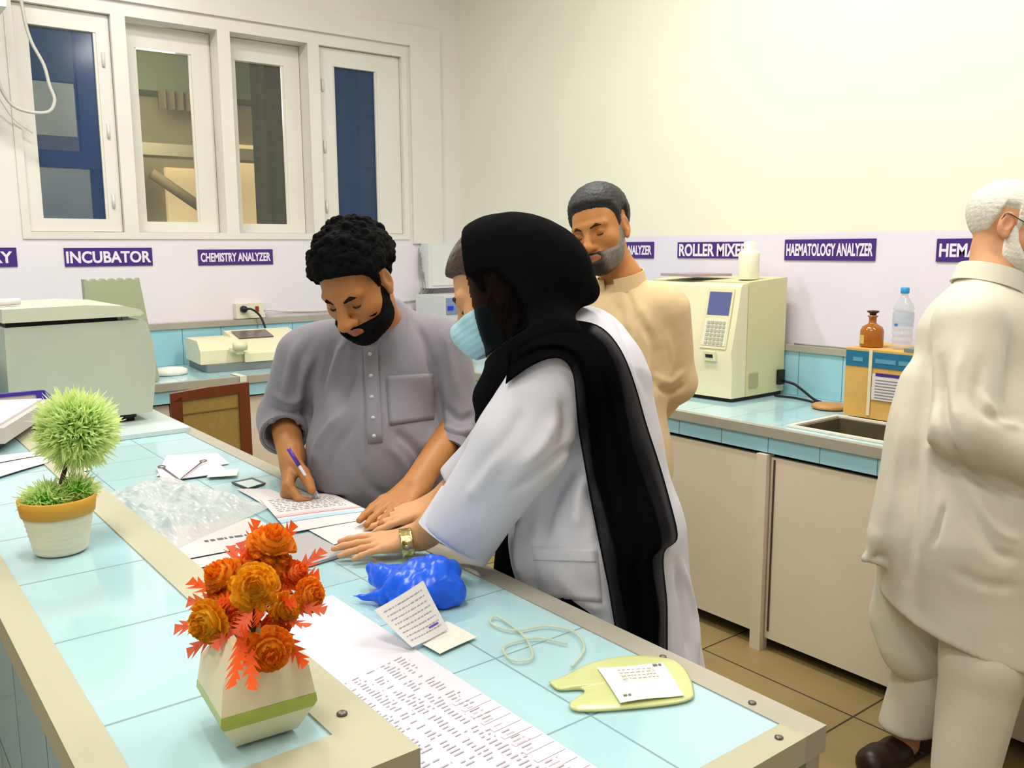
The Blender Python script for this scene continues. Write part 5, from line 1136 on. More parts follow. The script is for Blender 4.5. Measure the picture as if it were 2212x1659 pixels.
# ======================= woman in white coat and black scarf
wm = thing('person', 'woman in white coat, black headscarf and blue face mask', 'person', (1.2, 1.25, 0))
W = {}
W['s'] = 0.98; W['R'] = frame(vdir(-0.87, 0.43, 0.20), vdir(-0.1, -1, 0.0)); W['o'] = at(1087, 628, 1.70)
W['neck'] = at(1205, 742, 1.75); W['chest'] = at(1235, 840, 1.75); W['belly'] = at(1265, 980, 1.76); W['pelvis'] = at(1290, 1150, 1.77)
W['shl'], W['shr'] = at(1200, 815, 1.61), at(1250, 790, 1.90)
W['ell'], W['elr'] = at(1125, 965, 1.60), at(1085, 960, 1.98)
W['wrl'] = onz(908, 1158, 0.922); W['wrr'] = onz(945, 1088, 0.928)
hipc = W['pelvis']
for q, e in (('l', -1), ('r', 1)):
    sd_ = nrm(vdir(0.3, 0, 0.95)*[1, 1, 0])*0.085*e
    W['hip'+q] = hipc+sd_-[0, 0, 0.03]; W['kn'+q] = np.array([hipc[0]+0.01, hipc[1], 0.46])+sd_; W['an'+q] = np.array([hipc[0]+0.05, hipc[1], 0.07])+sd_; W['to'+q] = W['an'+q]*[1, 1, 0]+[-0.14, 0.04, 0.022]
w_skin = skin('light brown skin', (214, 160, 118))
wl = W['wrl']; tl = onz(752, 1184, 0.906); wr = W['wrr']; tr2 = onz(852, 1116, 0.908)
h1 = dict(w=wl, D=tl-wl, N=np.array([0.05, -0.25, 1.0]), right=False, s=0.93, curl=((-0.02, 0.10, 0.10), (-0.02, 0.08, 0.10), (0.0, 0.10, 0.10), (0.0, 0.12, 0.12)), spread=0.16, thumb=(0.75, 0.6, -0.25), tflex=0.5, rs=0.98)
h2 = dict(w=wr, D=tr2-wr, N=np.array([0.05, -0.2, 1.0]), right=True, s=0.93, curl=((0.0, 0.1, 0.12),)*4, spread=0.08, thumb=(0.8, 0.5, -0.25), tflex=0.5, rs=0.98)
body(wm, W, w_skin, (214, 158, 112), (170, 96, 86), [h1, h2], [(wl*0.5+tl*0.5, 0.105, 0.003), (wr*0.4+tr2*0.6, 0.09, 0.0035)])
lids(wm, W['o'], W['R'], W['s'], lash_m); brows(wm, W['o'], W['R'], W['s'], mat('brown brow', (62, 40, 28), rough=0.7), 0.0036)
V, (l, f, u) = head_vol(W['o'], W['R'], W['s'], 0.003, 0.24); HV = V
H = V.copy(); m = hair_mask(l, f, u, -0.004, -0.01); H.a = (V.a-(0.022*m-0.006)+(0.0012*wav(l*3, f, u*2, 420, 5)).astype(np.float32)).astype(np.float32)
solid('hair', H.mesh(1), mat('dark brown hair', (58, 36, 28), rough=0.42, spec=0.5, bump=0.3, bscale=90), wm)
# mask
Mk = V.copy(); reg = np.maximum.reduce([u+0.018+0.10*np.maximum(0.085-f, 0)*0.0, -(f-0.028-0.10*np.maximum(u+0.02, -0.09)*0.0), -0.100-u])
cone = V.copy(); o, R, s = W['o'], W['R'], W['s']
P = lambda a, b, c: o+s*(a*R[0]+b*R[1]+c*R[2])
cone.a = V.a.copy(); cone.ell(P(0, 0.072, -0.054), np.array((0.048, 0.050, 0.048))*s, R, 0.03)
Mk.a = np.maximum(cone.a-0.0045+0.0005*np.sin(u*520).astype(np.float32)*(f > 0.03), reg*s).astype(np.float32)
mo = solid('face_mask', Mk.mesh(1), mat('pale blue mask fabric', (170, 214, 228), rough=0.8, noise=0.04), wm)
for e in (-1, 1):
    b = bmesh.new(); tube(b, [P(e*0.060, 0.040, -0.030), P(e*0.071, 0.020, -0.012), P(e*0.079, -0.004, 0.02), P(e*0.081, -0.026, 0.0), P(e*0.076, -0.012, -0.034), P(e*0.060, 0.030, -0.085)], 0.0013, 6, 5); obj('ear_loop', b, paper_w, mo, True)
# coat
wc_m = cloth('white coat cotton', (208, 206, 215), rough=0.8)
Wt = frame(vdir(-0.95, 0.0, 0.3), vdir(-0.15, -1, 0))
cen = W['belly']; lo, hi = np.array([0.62, 0.85, 0.42]), np.array([1.62, 1.85, 1.50])
V = Vol(*[axis(lo[i], hi[i], 0.0055) for i in range(3)])
V.cap(at(1222, 812, 1.64), at(1262, 790, 1.86), 0.078, 0.074, 0.05)
V.cap(at(1262, 738, 1.785), at(1262, 820, 1.765), 0.070, 0.120, 0.05)
V.cap(at(1250, 830, 1.76), at(1268, 980, 1.77), 0.135, 0.142, 0.05); V.cap(at(1268, 980, 1.77), at(1288, 1150, 1.775), 0.142, 0.168, 0.05)
V.cap(at(1288, 1150, 1.775), at(1340, 1480, 1.80), 0.168, 0.175, 0.04)
V.half(at(1400, 1475, 1.78), (0, 0, -1))
wdir = nrm(at(978, 1172, 1.69)-at(1125, 962, 1.595)); wdir = nrm(wdir-AX[2]*(wdir@AX[2])*1.15)
sleeve(V, at(1195, 815, 1.61), at(1125, 962, 1.595), at(978, 1172, 1.69), 0.082, 0.080, 0.072, 0.03, 0.06, True)
sleeve(V, at(1250, 800, 1.90), at(1085, 960, 1.98), wr*0.72+W['elr']*0.28, 0.078, 0.066, 0.055)
X, Y, Z = V.grid(); V.a += (0.0030*wav(X, Y, Z, 30, 12, stretch=(1, 1, 0.45))+0.0010*wav(X, Y, Z, 85, 16)).astype(np.float32)
clear(V); WV = V; M = V.mesh(2); tw = tree_of(M)
wf_ = [([(1240, 960), (1180, 1010), (1110, 1060)], 0.010, -0.010), ([(1200, 900), (1170, 960), (1120, 1010)], 0.012, 0.008), ([(1130, 880), (1100, 940), (1040, 1010)], 0.013, -0.006), ([(1215, 860), (1225, 920), (1205, 970)], 0.012, -0.007), ([(1080, 970), (1050, 1030), (1010, 1080)], 0.012, 0.006),
       ([(1255, 990), (1215, 1040), (1185, 1100), (1170, 1170)], 0.014, -0.012), ([(1275, 1010), (1250, 1080), (1245, 1150)], 0.014, 0.009), ([(1265, 1040), (1295, 1110), (1300, 1190)], 0.012, -0.009), ([(1130, 1110), (1120, 1180), (1125, 1250)], 0.014, 0.008), ([(1160, 1250), (1170, 1300), (1215, 1340)], 0.016, -0.008), ([(1200, 1230), (1250, 1290), (1310, 1320)], 0.014, 0.006),
       ([(1460, 1220), (1480, 1330), (1490, 1420)], 0.012, -0.007), ([(1475, 1220), (1500, 1330), (1508, 1420)], 0.010, 0.006), ([(1330, 690), (1365, 760), (1395, 850)], 0.01, -0.005)]
M = crease(M, tw, [(a_, w_, d_*1.4) for a_, w_, d_ in wf_]); tw = tree_of(M)
coat = solid('white_coat', M, wc_m, wm)
patch('pocket', WV, [(1148, 1182), (1290, 1186), (1300, 1300), (1165, 1290)], wc_m, coat, 0.004, tw); patch('pocket_hem', WV, [(1150, 1186), (1286, 1190), (1288, 1214), (1152, 1210)], wc_m, coat, 0.0065, tw)
band_collar(coat, at(978, 1172, 1.69)-wdir*0.078, wdir, (0.0770, 0.0770), 0.081, wc_m, vdir(0.1, 0.1, 1.0), 0.02, 0.006, name='cuff', flare=1.02)
# black dress showing at the open front, black trousers
blk = mat('black cloth', (9, 8, 10), rough=0.95, spec=0.06, noise=0.05, nscale=14, bump=0.10, bscale=420)
V = Vol(*[axis(a, b, 0.008) for a, b in ((0.75, 1.6), (0.9, 1.75), (0.36, 1.35))]); V.cap(at(1215, 860, 1.80), at(1195, 1000, 1.84), 0.09, 0.105, 0.05); V.cap(at(1195, 1000, 1.84), at(1185, 1290, 1.86), 0.105, 0.125, 0.05); V.half((0, 0, 0.5), (0, 0, -1)); clear(V)
X, Y, Z = V.grid(); V.a += (0.004*wav(X, Y, Z, 30, 3, stretch=(1, 1, 0.3))).astype(np.float32); solid('dress', V.mesh(2), blk, wm)
legs_cloth(W, wm, blk, 'trousers', 0.08, 0.07, 0.13, counter=(0.99, 0.886))
# headscarf: dense cap and throat wrap, with a thin sheer layer over ear and cheek
V = Vol(*[axis(a, b, 0.0036) for a, b in ((0.78, 1.42), (1.08, 1.68), (1.12, 1.66))])
o, R, s = W['o'], W['R'], W['s']; P = lambda a, b, c: o+s*(a*R[0]+b*R[1]+c*R[2])
V.ell(P(0, -0.014, 0.040), np.array((0.098, 0.118, 0.108))*s, R, 0.03); V.ell(P(0, 0.015, -0.03), np.array((0.086, 0.085, 0.105))*s, R, 0.03)
V.ell(at(1175, 590, 1.715), np.array((0.092, 0.094, 0.096)), R, 0.05); V.cap(at(1200, 600, 1.72), at(1270, 632, 1.72), 0.055, 0.020, 0.035)
V.cap(at(1120, 660, 1.70), at(1165, 770, 1.71), 0.082, 0.085, 0.04); V.cap(at(1135, 760, 1.68), at(1075, 860, 1.66), 0.062, 0.045, 0.03); V.cap(at(1075, 860, 1.66), at(1050, 905, 1.68), 0.042, 0.02, 0.02); V.cap(at(1185, 705, 1.665), at(1100, 815, 1.625), 0.046, 0.042, 0.03); V.cap(at(1215, 716, 1.617), at(1135, 745, 1.608), 0.035, 0.034, 0.02)
X, Y, Z = V.grid(); V.a += (0.0026*wav(X, Y, Z, 48, 22)+0.0010*wav(X, Y, Z, 140, 23)).astype(np.float32)
X = X-o[0]; Y = Y-o[1]; Z = Z-o[2]; l, f, u = [((R[i, 0]*X+R[i, 1]*Y+R[i, 2]*Z)/s).astype(np.float32) for i in range(3)]
face = f-(0.050-0.26*u)
cutf = np.interp(u, [-0.2, -0.135, -0.10, -0.02, 0.028, 0.045], [0.3, 0.3, -0.022, -0.030, -0.012, 0.052]).astype(np.float32)
D_ = V.copy(); D_.a = np.maximum(V.a, np.minimum(f-cutf, face*0+9)).astype(np.float32); D_.a = np.maximum(D_.a, np.where(u > -0.10, face, -1).astype(np.float32))
solid('headscarf', D_.mesh(2), blk, wm)
VF = V.mesh(2); l, f, u = local_of(VF[0], o, R, s); cf = np.interp(u, [-0.2, -0.135, -0.10, -0.02, 0.028, 0.045], [0.3, 0.3, -0.022, -0.030, -0.012, 0.052])
kp_ = (f < 0.049-0.26*u) & (f > cf-0.012) & (u < 0.052) & (u > -0.128); Fk = VF[1][kp_[VF[1]].all(1)]; used = np.unique(Fk); re_ = np.zeros(len(VF[0]), int); re_[used] = np.arange(len(used))
shl = solid('sheer_layer', (VF[0][used], re_[Fk]), sheer_mat('sheer black gauze', (12, 10, 12), 0.70), wm, label='see-through black gauze over ear and cheek')
md = shl.modifiers.new('thickness', 'SOLIDIFY'); md.thickness = 0.0008; md.offset = 0
# long end of the scarf thrown over the near shoulder and down the back
rows = [((1092, 830), (1112, 690)), ((1150, 788), (1155, 676)), ((1205, 772), (1212, 690)), ((1236, 800), (1290, 700)), ((1244, 860), (1340, 752)), ((1250, 930), (1372, 830)), ((1262, 1000), (1396, 915)), ((1275, 1075), (1424, 1000)), ((1292, 1160), (1452, 1100)), ((1308, 1240), (1465, 1168)), ((1313, 1262), (1432, 1192)), ((1324, 1330), (1441, 1290)), ((1334, 1390), (1442, 1350)), ((1338, 1440), (1442, 1470))]
A_ = spline([np.array([*r_[0], 0.]) for r_ in rows], 5); B_ = spline([np.array([*r_[1], 0.]) for r_ in rows], 5); nU = 30
g, den = [], []
for i, (a, b_) in enumerate(zip(A_, B_)):
    row = []; dr = []; t = i/(len(A_)-1)
    for j in range(nU+1):
        v = j/nU; q = a+(b_-a)*v
        ragged = 0.0
        fold = 0.007*math.sin(v*19+t*3.0)+0.004*math.sin(v*41+t*5)
        h = hit(tw, q[0], q[1], 0.016+fold+0.020*float(sstep(np.array(0.30-t), 0.0, 0.12))*v); row.append(h)
        wob = 0.04*math.sin(t*9)+0.02*math.sin(t*23); dn = 0.35*sstep(np.array(v), 0.03, 0.0)+0.66+0.34*sstep(np.array(v), 0.16+wob, 0.20+wob)-0.34*sstep(np.array(v), 0.76+wob, 0.80+wob)+0.34*sstep(np.array(v), 0.97, 1.0)
        if t < 0.22: dn = 1.0
        dr.append(float(np.clip(dn, 0, 1)))
    g.append(row); den.append(dr)
dprev = 1.72
for ri_, row in enumerate(g):
    ok = [j for j, h in enumerate(row) if h is not None]
    for j, h in enumerate(row):
        if h is None:
            a = A_[ri_]; b_ = B_[ri_]; q = a+(b_-a)*(j/nU)
            dd = (row[max([k for k in ok if k < j] or [ok[0]])]-EYE) @ AX[2] if ok else dprev
            row[j] = at(q[0], q[1], dd)
        else: dprev = (h-EYE) @ AX[2]
Gp = np.array([[p for p in row] for row in g])
for _ in range(3):   # let the cloth hang smoothly
    Gp[1:-1] = 0.5*Gp[1:-1]+0.25*(Gp[:-2]+Gp[2:]); Gp[:, 1:-1] = 0.6*Gp[:, 1:-1]+0.2*(Gp[:, :-2]+Gp[:, 2:])
nr, nc = Gp.shape[:2]; V0 = Gp.reshape(-1, 3); F0 = np.array([[i*nc+j, i*nc+j+1, (i+1)*nc+j+1, (i+1)*nc+j] for i in range(nr-1) for j in range(nc-1)])
dv = np.array(den).reshape(-1)
so_ = solid('scarf_end', (V0, F0), sheer_mat('black gauze of scarf end', (12, 11, 13), 1.0, attr='pigment', rough=0.85), wm, np.stack([dv, dv, dv], 1), label='long black scarf end with sheer edges')
md = so_.modifiers.new('thickness', 'SOLIDIFY'); md.thickness = 0.0012; md.offset = 0
# bracelet watch on the near wrist
bd_ = nrm(tl-wl); wpos = onz(879, 1172, 0.922)
wt_m = mat('antique gold metal', (178, 158, 104), rough=0.28, metal=0.85, noise=0.2, nscale=120)
V = Vol(*[axis(wpos[i]-0.06, wpos[i]+0.06, 0.002) for i in range(3)]); V.cap(wpos-bd_*0.010, wpos+bd_*0.010, 0.0335, 0.0335, 0.003, np.array([0, -0.25, 1.0]), 0.80); V.cap(wpos-bd_*0.03, wpos+bd_*0.03, 0.029, 0.029, 0.003, np.array([0, -0.25, 1.0]), 0.78, op='sub')
V.half(wpos+bd_*0.013, bd_, k=0.002); V.half(wpos-bd_*0.013, -bd_, k=0.002); X, Y, Z = V.grid(); V.a += (0.0011*wav(X, Y, Z, 520, 31)).astype(np.float32)
wtc = solid('wrist_watch', V.mesh(1), wt_m, wm, label='wide gold coloured bracelet watch')

# ======================= man in beige kameez, hands behind his back
bmn = thing('person', 'bearded man in cream kameez standing behind, looking down', 'person', (1.85, 1.85, 0))
Bq = {}
Bq['s'] = 1.0; Bq['R'] = frame(vdir(-0.50, 0.26, -0.82), vdir(-0.17, -1, 0.0)); Bq['o'] = at(1299, 498, 2.55); Bq['kw'] = dict(jaw=1.05)
Bq['neck'] = at(1345, 610, 2.60); Bq['chest'] = at(1340, 740, 2.62); Bq['belly'] = at(1335, 880, 2.62)
Bq['pelvis'] = np.array([*(at(1332, 1000, 2.62)[:2]), 0.90])
Bq['shl'], Bq['shr'] = at(1440, 668, 2.55), at(1235, 690, 2.75)
Bq['ell'], Bq['elr'] = at(1462, 828, 2.62), at(1240, 860, 2.85)
Bq['wrl'], Bq['wrr'] = at(1400, 900, 2.80), at(1330, 900, 2.88)
bc = Bq['pelvis']
for q, e in (('l', 1), ('r', -1)):
    sd_ = nrm(vdir(0.8, 0, -0.5)*[1, 1, 0])*0.07*e
    Bq['hip'+q] = bc+sd_-[0, 0, 0.03]; Bq['kn'+q] = np.array([bc[0], bc[1], 0.47])+sd_; Bq['an'+q] = np.array([bc[0], bc[1], 0.075])+sd_; Bq['to'+q] = Bq['an'+q]*[1, 1, 0]+np.array([-0.14, 0.0, 0.022])
b_skin = skin('warm brown skin', (190, 130, 78))
hb1 = dict(w=Bq['wrl'], D=vdir(-1, 0.1, 0.25), N=vdir(0, 0, 1), right=False, curl=((0.4, 0.5, 0.4),)*4); hb2 = dict(w=Bq['wrr'], D=vdir(1, 0.3, 0.1), N=vdir(0, 0, 1), right=True, curl=((0.4, 0.5, 0.4),)*4)
body(bmn, Bq, b_skin, (192, 130, 74), (140, 84, 70), [hb1, hb2], [])
lids(bmn, Bq['o'], Bq['R'], 1.0, lash_m); brows(bmn, Bq['o'], Bq['R'], 1.0, mat('dark brow hair', (64, 46, 34), rough=0.9, spec=0.1), 0.0034, 0.003)
V, (l, f, u) = head_vol(Bq['o'], Bq['R'], 1.0, 0.003, jaw=1.05)
m = hair_mask(l, f, u, -0.006, -0.02, 0.030); H = V.copy(); H.a = (V.a-((0.007+0.009*sstep(u, -0.02, 0.06))*m+0.006*m*sstep(u, 0.05, 0.11)-0.003)+0.0014*wav(l*2, f, u, 420, 5)+0.0010*wav(l, f, u, 900, 7)).astype(np.float32)
solid('hair', H.mesh(0), mat('greying black hair', (44, 44, 44), rough=0.55, spec=0.4, noise=0.35, nscale=60, bump=0.4, bscale=200), bmn)
bm_ = beard_mask(l, f, u)*sstep(f+0.6*np.abs(l), 0.03, 0.06); B = V.copy(); B.a = (V.a-(0.011*bm_-0.004)+0.0014*wav(l, f, u, 800, 4)).astype(np.float32)
Mb = B.mesh(0); bl, bf, bu = local_of(Mb[0], Bq['o'], Bq['R'], 1.0); tt = sstep(np.abs(bl), 0.018, 0.045)[:, None]
solid('beard', Mb, mat('greying beard', (70, 62, 56), rough=0.7, noise=0.3, nscale=150, attr='pigment'), bmn, np.array(lin((44, 36, 32))[:3])*(1-tt)+np.array(lin((130, 122, 112))[:3])*tt)
kb = cloth('cream kameez cloth', (216, 190, 146))
lo, hi = np.array([1.40, 1.40, 0.44]), np.array([2.32, 2.42, 1.60])
V = Vol(*[axis(lo[i], hi[i], 0.006) for i in range(3)])
RB = frame(vdir(-0.55, 0.1, -0.85), vdir(0, -1, 0))
V.cap(at(1270, 690, 2.70), at(1425, 668, 2.58), 0.075, 0.070, 0.05); V.cap(at(1345, 622, 2.60), at(1345, 700, 2.61), 0.062, 0.11, 0.06)
V.ell(at(1338, 760, 2.62), (0.165, 0.125, 0.18), RB, 0.06); V.cap(at(1335, 850, 2.62), at(1330, 1000, 2.63), 0.140, 0.150, 0.06); V.cap(at(1330, 1000, 2.63), np.array([bc[0], bc[1], 0.5]), 0.148, 0.155, 0.08); V.half((0, 0, 0.47), (0, 0, -1))
sleeve(V, at(1436, 672, 2.56), at(1458, 825, 2.63), Bq['wrl'], 0.075, 0.060, 0.048); sleeve(V, at(1240, 700, 2.75), Bq['elr'], Bq['wrr'], 0.072, 0.060, 0.048)
X, Y, Z = V.grid(); V.a += (0.0026*wav(X, Y, Z, 36, 42, stretch=(1, 1, 0.5))+0.0010*wav(X, Y, Z, 100, 46)).astype(np.float32)
M = V.mesh(2); tb = tree_of(M)
M = crease(M, tb, [([(1385, 690), (1410, 740), (1418, 800), (1412, 850)], 0.013, -0.016), ([(1425, 740), (1430, 790), (1422, 840)], 0.011, -0.008), ([(1440, 720), (1450, 780), (1440, 840)], 0.011, 0.006), ([(1420, 835), (1450, 850), (1480, 830)], 0.010, -0.010), ([(1415, 810), (1445, 825), (1480, 800)], 0.010, 0.007), ([(1350, 620), (1365, 660), (1372, 720)], 0.008, -0.006), ([(1330, 650), (1345, 700), (1350, 780)], 0.012, -0.006), ([(1380, 650), (1395, 700), (1405, 760)], 0.012, 0.005), ([(1375, 820), (1395, 880), (1400, 960)], 0.014, -0.008), ([(1410, 880), (1415, 960), (1420, 1060)], 0.012, -0.008)])
kbo = solid('kameez', M, kb, bmn)
band_collar(kbo, at(1345, 622, 2.60), nrm(Bq['o']-Bq['R'][2]*0.07-Bq['neck'])*0.5+np.array([0, 0, 0.8]), (0.069, 0.076), 0.042, kb, vdir(-0.6, 0.1, -0.8), 0.5, 0.004, flare=1.06)
legs_cloth(Bq, bmn, kb, wide=0.08, top=0.10)

# ======================= white haired man in white, at the right edge
om = thing('person', 'white haired man in white clothes and dark sandals at the right edge', 'person', (2.4, 1.15, 0))
O = {}
O['s'] = 1.06; O['R'] = frame(vdir(0.80, 0.30, -0.42), vdir(0.12, -1, 0)); O['o'] = at(2178, 497, 2.46)
O['neck'] = at(2140, 610, 2.46); O['chest'] = at(2130, 760, 2.48); O['belly'] = at(2110, 960, 2.48); O['pelvis'] = at(2095, 1130, 2.48)
O['shr'], O['shl'] = at(2090, 690, 2.32), at(2170, 680, 2.66)
O['elr'], O['ell'] = at(2085, 925, 2.27), at(2210, 930, 2.66)
O['wrr'], O['wrl'] = at(2270, 1010, 2.22), at(2330, 1000, 2.55)
fr_ = onz(2075, 1745, 0.0); fl_ = onz(1955, 1632, 0.0); tdir = nrm(vdir(0.55, 0, -0.45)*[1, 1, 0])
for q, fp, e in (('r', fr_, -1), ('l', fl_, 1)):
    O['an'+q] = fp*[1, 1, 0]+[0, 0, 0.085]; O['to'+q] = fp+np.array([*( -tdir[:2]*-0.0), 0])+tdir*0.17+[0, 0, 0.028]
    O['hip'+q] = O['pelvis']+nrm(vdir(0.2, 0, 1)*[1, 1, 0])*0.10*e-[0, 0, 0.02]; O['kn'+q] = O['an'+q]*0.5+O['hip'+q]*0.5+tdir*0.03
O['tol'] = fl_+nrm(vdir(-0.8, 0, -0.45)*[1, 1, 0])*0.10+[0, 0, 0.032]
o_skin = skin('ruddy skin', (204, 150, 112))
ho1 = dict(w=O['wrr'], D=vdir(1, 0.2, 0.1), N=vdir(0, -0.8, -0.5), right=True, curl=((0.4, 0.5, 0.3),)*4); ho2 = dict(w=O['wrl'], D=vdir(1, 0.1, 0), N=vdir(0, -0.8, 0.5), right=False, curl=((0.4, 0.5, 0.3),)*4)
def ruddy(c, l, f, u):
    w = np.exp(-((np.abs(l)-0.075)/0.02)**2-((f+0.005)/0.03)**2-((u+0.004)/0.04)**2)[:, None]; return c*(1-0.35*w)+np.array(lin((176, 96, 70))[:3])*0.35*w
body(om, O, o_skin, (206, 152, 112), (170, 100, 84), [ho1, ho2], [], pig=ruddy)
brows(om, O['o'], O['R'], O['s'], mat('white brow', (220, 216, 206), rough=0.7), 0.004)
V, (l, f, u) = head_vol(O['o'], O['R'], O['s'], 0.003, 0.2)
m = hair_mask(l, f, u, 0.004, -0.03, 0.028); H = V.copy(); H.a = (V.a-((0.006+0.007*sstep(u, -0.02, 0.06))*m-0.003)+0.0012*wav(l*2, f, u, 420, 5)).astype(np.float32)
solid('hair', H.mesh(0), mat('short white hair', (214, 210, 196), rough=0.6, noise=0.12, nscale=120, bump=0.4, bscale=260), om)
bm_ = beard_mask(l, f, u+0.012); B = V.copy(); B.a = (V.a-(0.012*bm_-0.004)+0.0014*wav(l, f, u, 700, 4)).astype(np.float32); solid('beard', B.mesh(0), mat('white beard', (222, 218, 208), rough=0.7, bump=0.4, bscale=260), om)
P = lambda a, b, c: O['o']+O['s']*(a*O['R'][0]+b*O['R'][1]+c*O['R'][2])
gl = mat('dark spectacle frame', (40, 32, 28), rough=0.3)
b = bmesh.new()
for e in (-1, 1):
    tube(b, [P(e*0.079, -0.022, 0.006), P(e*0.081, -0.012, 0.024), P(e*0.077, 0.03, 0.012), P(e*0.068, 0.098, 0.004)], 0.0014, 6, 4)
    tube(b, [P(e*(0.036+0.027*math.cos(a)), 0.104-0.006*math.cos(a), -0.008+0.019*math.sin(a)) for a in np.linspace(0, 2*PI, 25)], 0.0013, 6)
tube(b, [P(-0.010, 0.110, -0.002), P(0.010, 0.110, -0.002)], 0.0013, 6); obj('spectacles', b, gl, om, True)
ko = cloth('off white cotton', (214, 208, 192))
lo, hi = np.array([1.92, 0.52, 0.30]), np.array([2.98, 1.72, 1.52])
V = Vol(*[axis(lo[i], hi[i], 0.0062) for i in range(3)])
V.cap(at(2092, 700, 2.34), at(2175, 690, 2.62), 0.082, 0.082, 0.05); V.cap(at(2128, 615, 2.46), at(2110, 720, 2.47), 0.070, 0.13, 0.06)
V.cap(at(2112, 740, 2.48), at(2100, 950, 2.48), 0.155, 0.205, 0.06); V.cap(at(2100, 950, 2.48), at(2098, 1150, 2.48), 0.205, 0.240, 0.06); V.cap(at(2098, 1150, 2.48), at(2105, 1420, 2.50), 0.240, 0.255, 0.06)
V.half(at(2050, 1395, 2.30), vdir(-0.30, 1.0, 0.25))
V.cap(at(1985, 830, 2.48), at(1900, 1160, 2.47), 0.050, 0.030, 0.06); V.cap(at(1900, 1160, 2.47), at(1866, 1208, 2.47), 0.030, 0.005, 0.02); V.cap(at(1866, 1208, 2.47), at(1905, 1216, 2.47), 0.006, 0.012, 0.02)
sleeve(V, at(2092, 705, 2.33), at(2088, 925, 2.27), at(2262, 1008, 2.22), 0.088, 0.082, 0.062, 0.03); sleeve(V, O['shl'], O['ell'], O['wrl'], 0.08, 0.075, 0.06)
X, Y, Z = V.grid(); V.a += (0.0040*wav(X, Y, Z, 28, 52, stretch=(1, 1, 0.4))+0.0012*wav(X, Y, Z, 90, 56)).astype(np.float32)
X, Y, Z = V.grid(); V.a = np.maximum(V.a, np.minimum(X-2.64, 0.86-Z)).astype(np.float32); M = V.mesh(2); tob = tree_of(M)
M = crease(M, tob, [([(2030, 780), (2035, 880), (2050, 960), (2080, 1010)], 0.016, -0.020), ([(2080, 1010), (2130, 1045), (2200, 1080)], 0.014, -0.018), ([(2000, 800), (1985, 950), (1975, 1100), (1960, 1250)], 0.018, -0.010), ([(2025, 860), (2005, 1000), (1995, 1150), (1990, 1300)], 0.018, 0.009), ([(2040, 1090), (2030, 1130), (2015, 1180)], 0.007, -0.012), ([(2070, 1050), (2110, 1130), (2150, 1190), (2200, 1210)], 0.016, -0.010), ([(2100, 1060), (2150, 1140), (2205, 1170)], 0.014, 0.008), ([(2080, 750), (2060, 850), (2070, 920)], 0.016, 0.008), ([(2120, 780), (2110, 860), (2140, 900), (2200, 900)], 0.015, -0.010), ([(1950, 900), (1930, 1030), (1910, 1150)], 0.014, 0.006), ([(2120, 850), (2160, 905), (2205, 925)], 0.012, 0.008), ([(2060, 1230), (2120, 1260), (2200, 1270)], 0.016, -0.006)])
jk = solid('jacket', M, ko, om, label='loose white over-shirt with side pocket slit')
band_collar(jk, at(2130, 622, 2.46), nrm(vdir(0.30, -1, 0)), (0.080, 0.086), 0.052, ko, vdir(0.85, 0.2, -0.3), 0.6, 0.006, flare=1.10)
# shirt tails under it
V = Vol(*[axis(a, b, 0.006) for a, b in ((1.92, 2.75), (0.60, 1.55), (0.22, 1.15))])
V.cap(at(2010, 1150, 2.52), at(1985, 1395, 2.55), 0.145, 0.105, 0.05, vdir(0.3, 0, 1), 0.6); V.cap(at(2060, 1100, 2.56), at(1960, 1330, 2.62), 0.15, 0.105, 0.05, vdir(0.3, 0, 1), 0.6)
X, Y, Z = V.grid(); V.a += (0.003*wav(X, Y, Z, 30, 61, stretch=(1, 1, 0.4))).astype(np.float32); V.a = np.maximum(V.a, np.minimum(X-2.64, 0.86-Z)).astype(np.float32); solid('kameez', V.mesh(2), cloth('white kameez cotton', (216, 212, 194)), om, label='white kameez with rounded tail below the over-shirt')
legs_cloth(O, om, cloth('white shalwar cotton', (212, 206, 188)), 'shalwar', 0.105, 0.080, 0.15, counter='wall')
leather = mat('dark brown leather', (40, 26, 20), rough=0.4, noise=0.15)
for q, fp in (('r', fr_), ('l', fl_)):
    d = nrm((O['to'+q]-O['an'+q])*[1, 1, 0]); h0 = fp-d*0.055; V = Vol(*[axis(min(h0[i], (fp+d*0.2)[i])-0.08, max(h0[i], (fp+d*0.2)[i])+0.08, 0.0045) if i < 2 else axis(-0.01, 0.16, 0.0045) for i in range(3)])
    V.cap(h0+[0, 0, 0.012], fp+d*0.10+[0, 0, 0.012], 0.040, 0.048, 0.02, np.array([0, 0, 1.0]), 0.30)
    E_ = V.copy(); E_.a[:] = 0.5
    for t_ in (0.045, 0.115): E_.cap(fp+d*t_+np.cross(d, (0, 0, 1))*0.0+[0, 0, 0.022], fp+d*(t_+0.028)+[0, 0, 0.020], 0.050, 0.048, 0.012, np.array([0, 0, 1.0]), 0.95)
    E_.cap(h0+[0, 0, 0.03], h0+d*0.02+[0, 0, 0.05], 0.044, 0.040, 0.02)
    V.a = np.minimum(V.a, E_.a); V.half((0, 0, 0.0), (0, 0, -1), k=0.001); solid('sandal', V.mesh(1), leather, om)
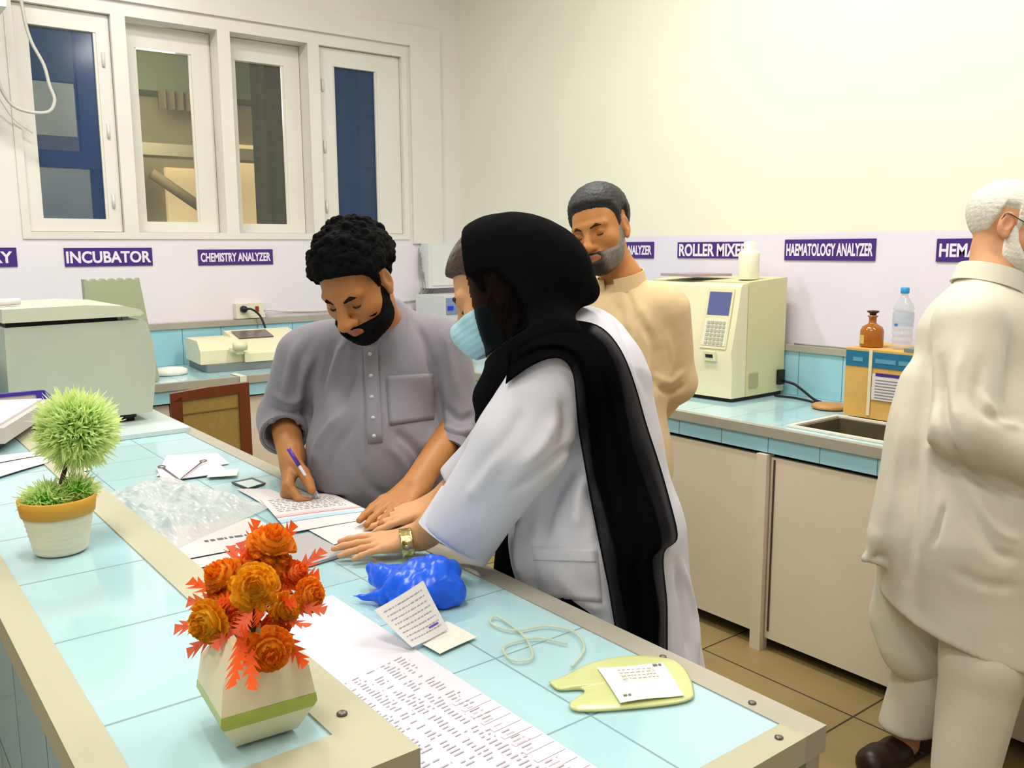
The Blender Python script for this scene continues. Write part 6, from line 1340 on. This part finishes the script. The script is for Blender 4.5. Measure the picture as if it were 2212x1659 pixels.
# ---------------------------------------------------------------- light: ceiling tubes, camera, exposure
tube_m = mat('lit fluorescent tube', (255, 250, 238), rough=0.5, emit=3.0)
def ceiling_tube(x, y, rot, label, power, L=1.2, col=(1.0, 0.97, 0.915)):
    t = thing('tube_light', label, 'ceiling light', (x, y, CEIL), 'fluorescent ceiling lights')
    R = Matrix.Rotation(rot, 3, 'Z')
    bm = bmesh.new(); box(bm, -L/2, L/2, -0.05, 0.05, CEIL-0.06, CEIL-0.001)
    for v in bm.verts: v.co = R @ v.co + Vector((x, y, 0))
    obj('housing', bm, white_paint, t, bevel=0.004)
    bm = bmesh.new(); tube(bm, [(-L/2+0.03, 0, CEIL-0.082), (L/2-0.03, 0, CEIL-0.082)], 0.018, 12)
    for v in bm.verts: v.co = R @ v.co + Vector((x, y, 0))
    obj('lamp', bm, tube_m, t, True)
    l = bpy.data.lights.new('tube_light_glow', 'AREA'); l.shape = 'RECTANGLE'; l.size = L; l.size_y = 0.22; l.energy = power; l.color = col
    lo = bpy.data.objects.new('tube_light_glow', l); COL.objects.link(lo); lo.location = (x, y, CEIL-0.11); lo.rotation_euler = (0, 0, rot)
ceiling_tube(2.1, 2.3, PI/2, 'ceiling tube light over the aisle', 62)
ceiling_tube(2.35, 0.4, PI/2, 'ceiling tube light above the white haired man', 40)
ceiling_tube(0.6, 3.5, 0.0, 'ceiling tube light before the windows', 58)
ceiling_tube(0.3, 0.9, PI/2, 'ceiling tube light above the service counter', 40)
ceiling_tube(-1.2, 0.2, PI/2, 'ceiling tube light behind the viewer', 40)
l = bpy.data.lights.new('far_room_fill', 'POINT'); l.energy = 34; l.shadow_soft_size = 0.2; l.color = (1.0, 0.93, 0.76)  # added fill light for the room beyond, no visible lamp there
lo = bpy.data.objects.new('far_room_fill', l); COL.objects.link(lo); lo.location = (1.7, 5.9, 2.5)
l2 = bpy.data.objects.new('far_room_fill', l.copy()); COL.objects.link(l2); l2.location = (0.75, 5.55, 2.3); l2.data.energy = 16  # second added fill, brightens the pale boards behind the leftmost pane
w = bpy.data.worlds.new('room air'); SC.world = w; w.use_nodes = True
w.node_tree.nodes['Background'].inputs[0].default_value = (0.9, 0.92, 1.0, 1); w.node_tree.nodes['Background'].inputs[1].default_value = 0.3
cam = bpy.data.cameras.new('camera'); co = bpy.data.objects.new('camera', cam); COL.objects.link(co)
cam.sensor_width = 36.0; cam.sensor_fit = 'HORIZONTAL'; cam.lens = FOC/2212*36.0; cam.clip_start = 0.02; cam.clip_end = 60
Rm = Matrix((AX[0], -AX[1], -AX[2])).transposed()
co.matrix_world = Matrix.Translation(EYE) @ Rm.to_4x4()
SC.camera = co
vs = SC.view_settings; vs.view_transform = 'Standard'; vs.look = 'None'; vs.gamma = 1.0; vs.use_curve_mapping = False; vs.exposure = -0.38
SC.cycles.max_bounces = 10; SC.cycles.transparent_max_bounces = 16
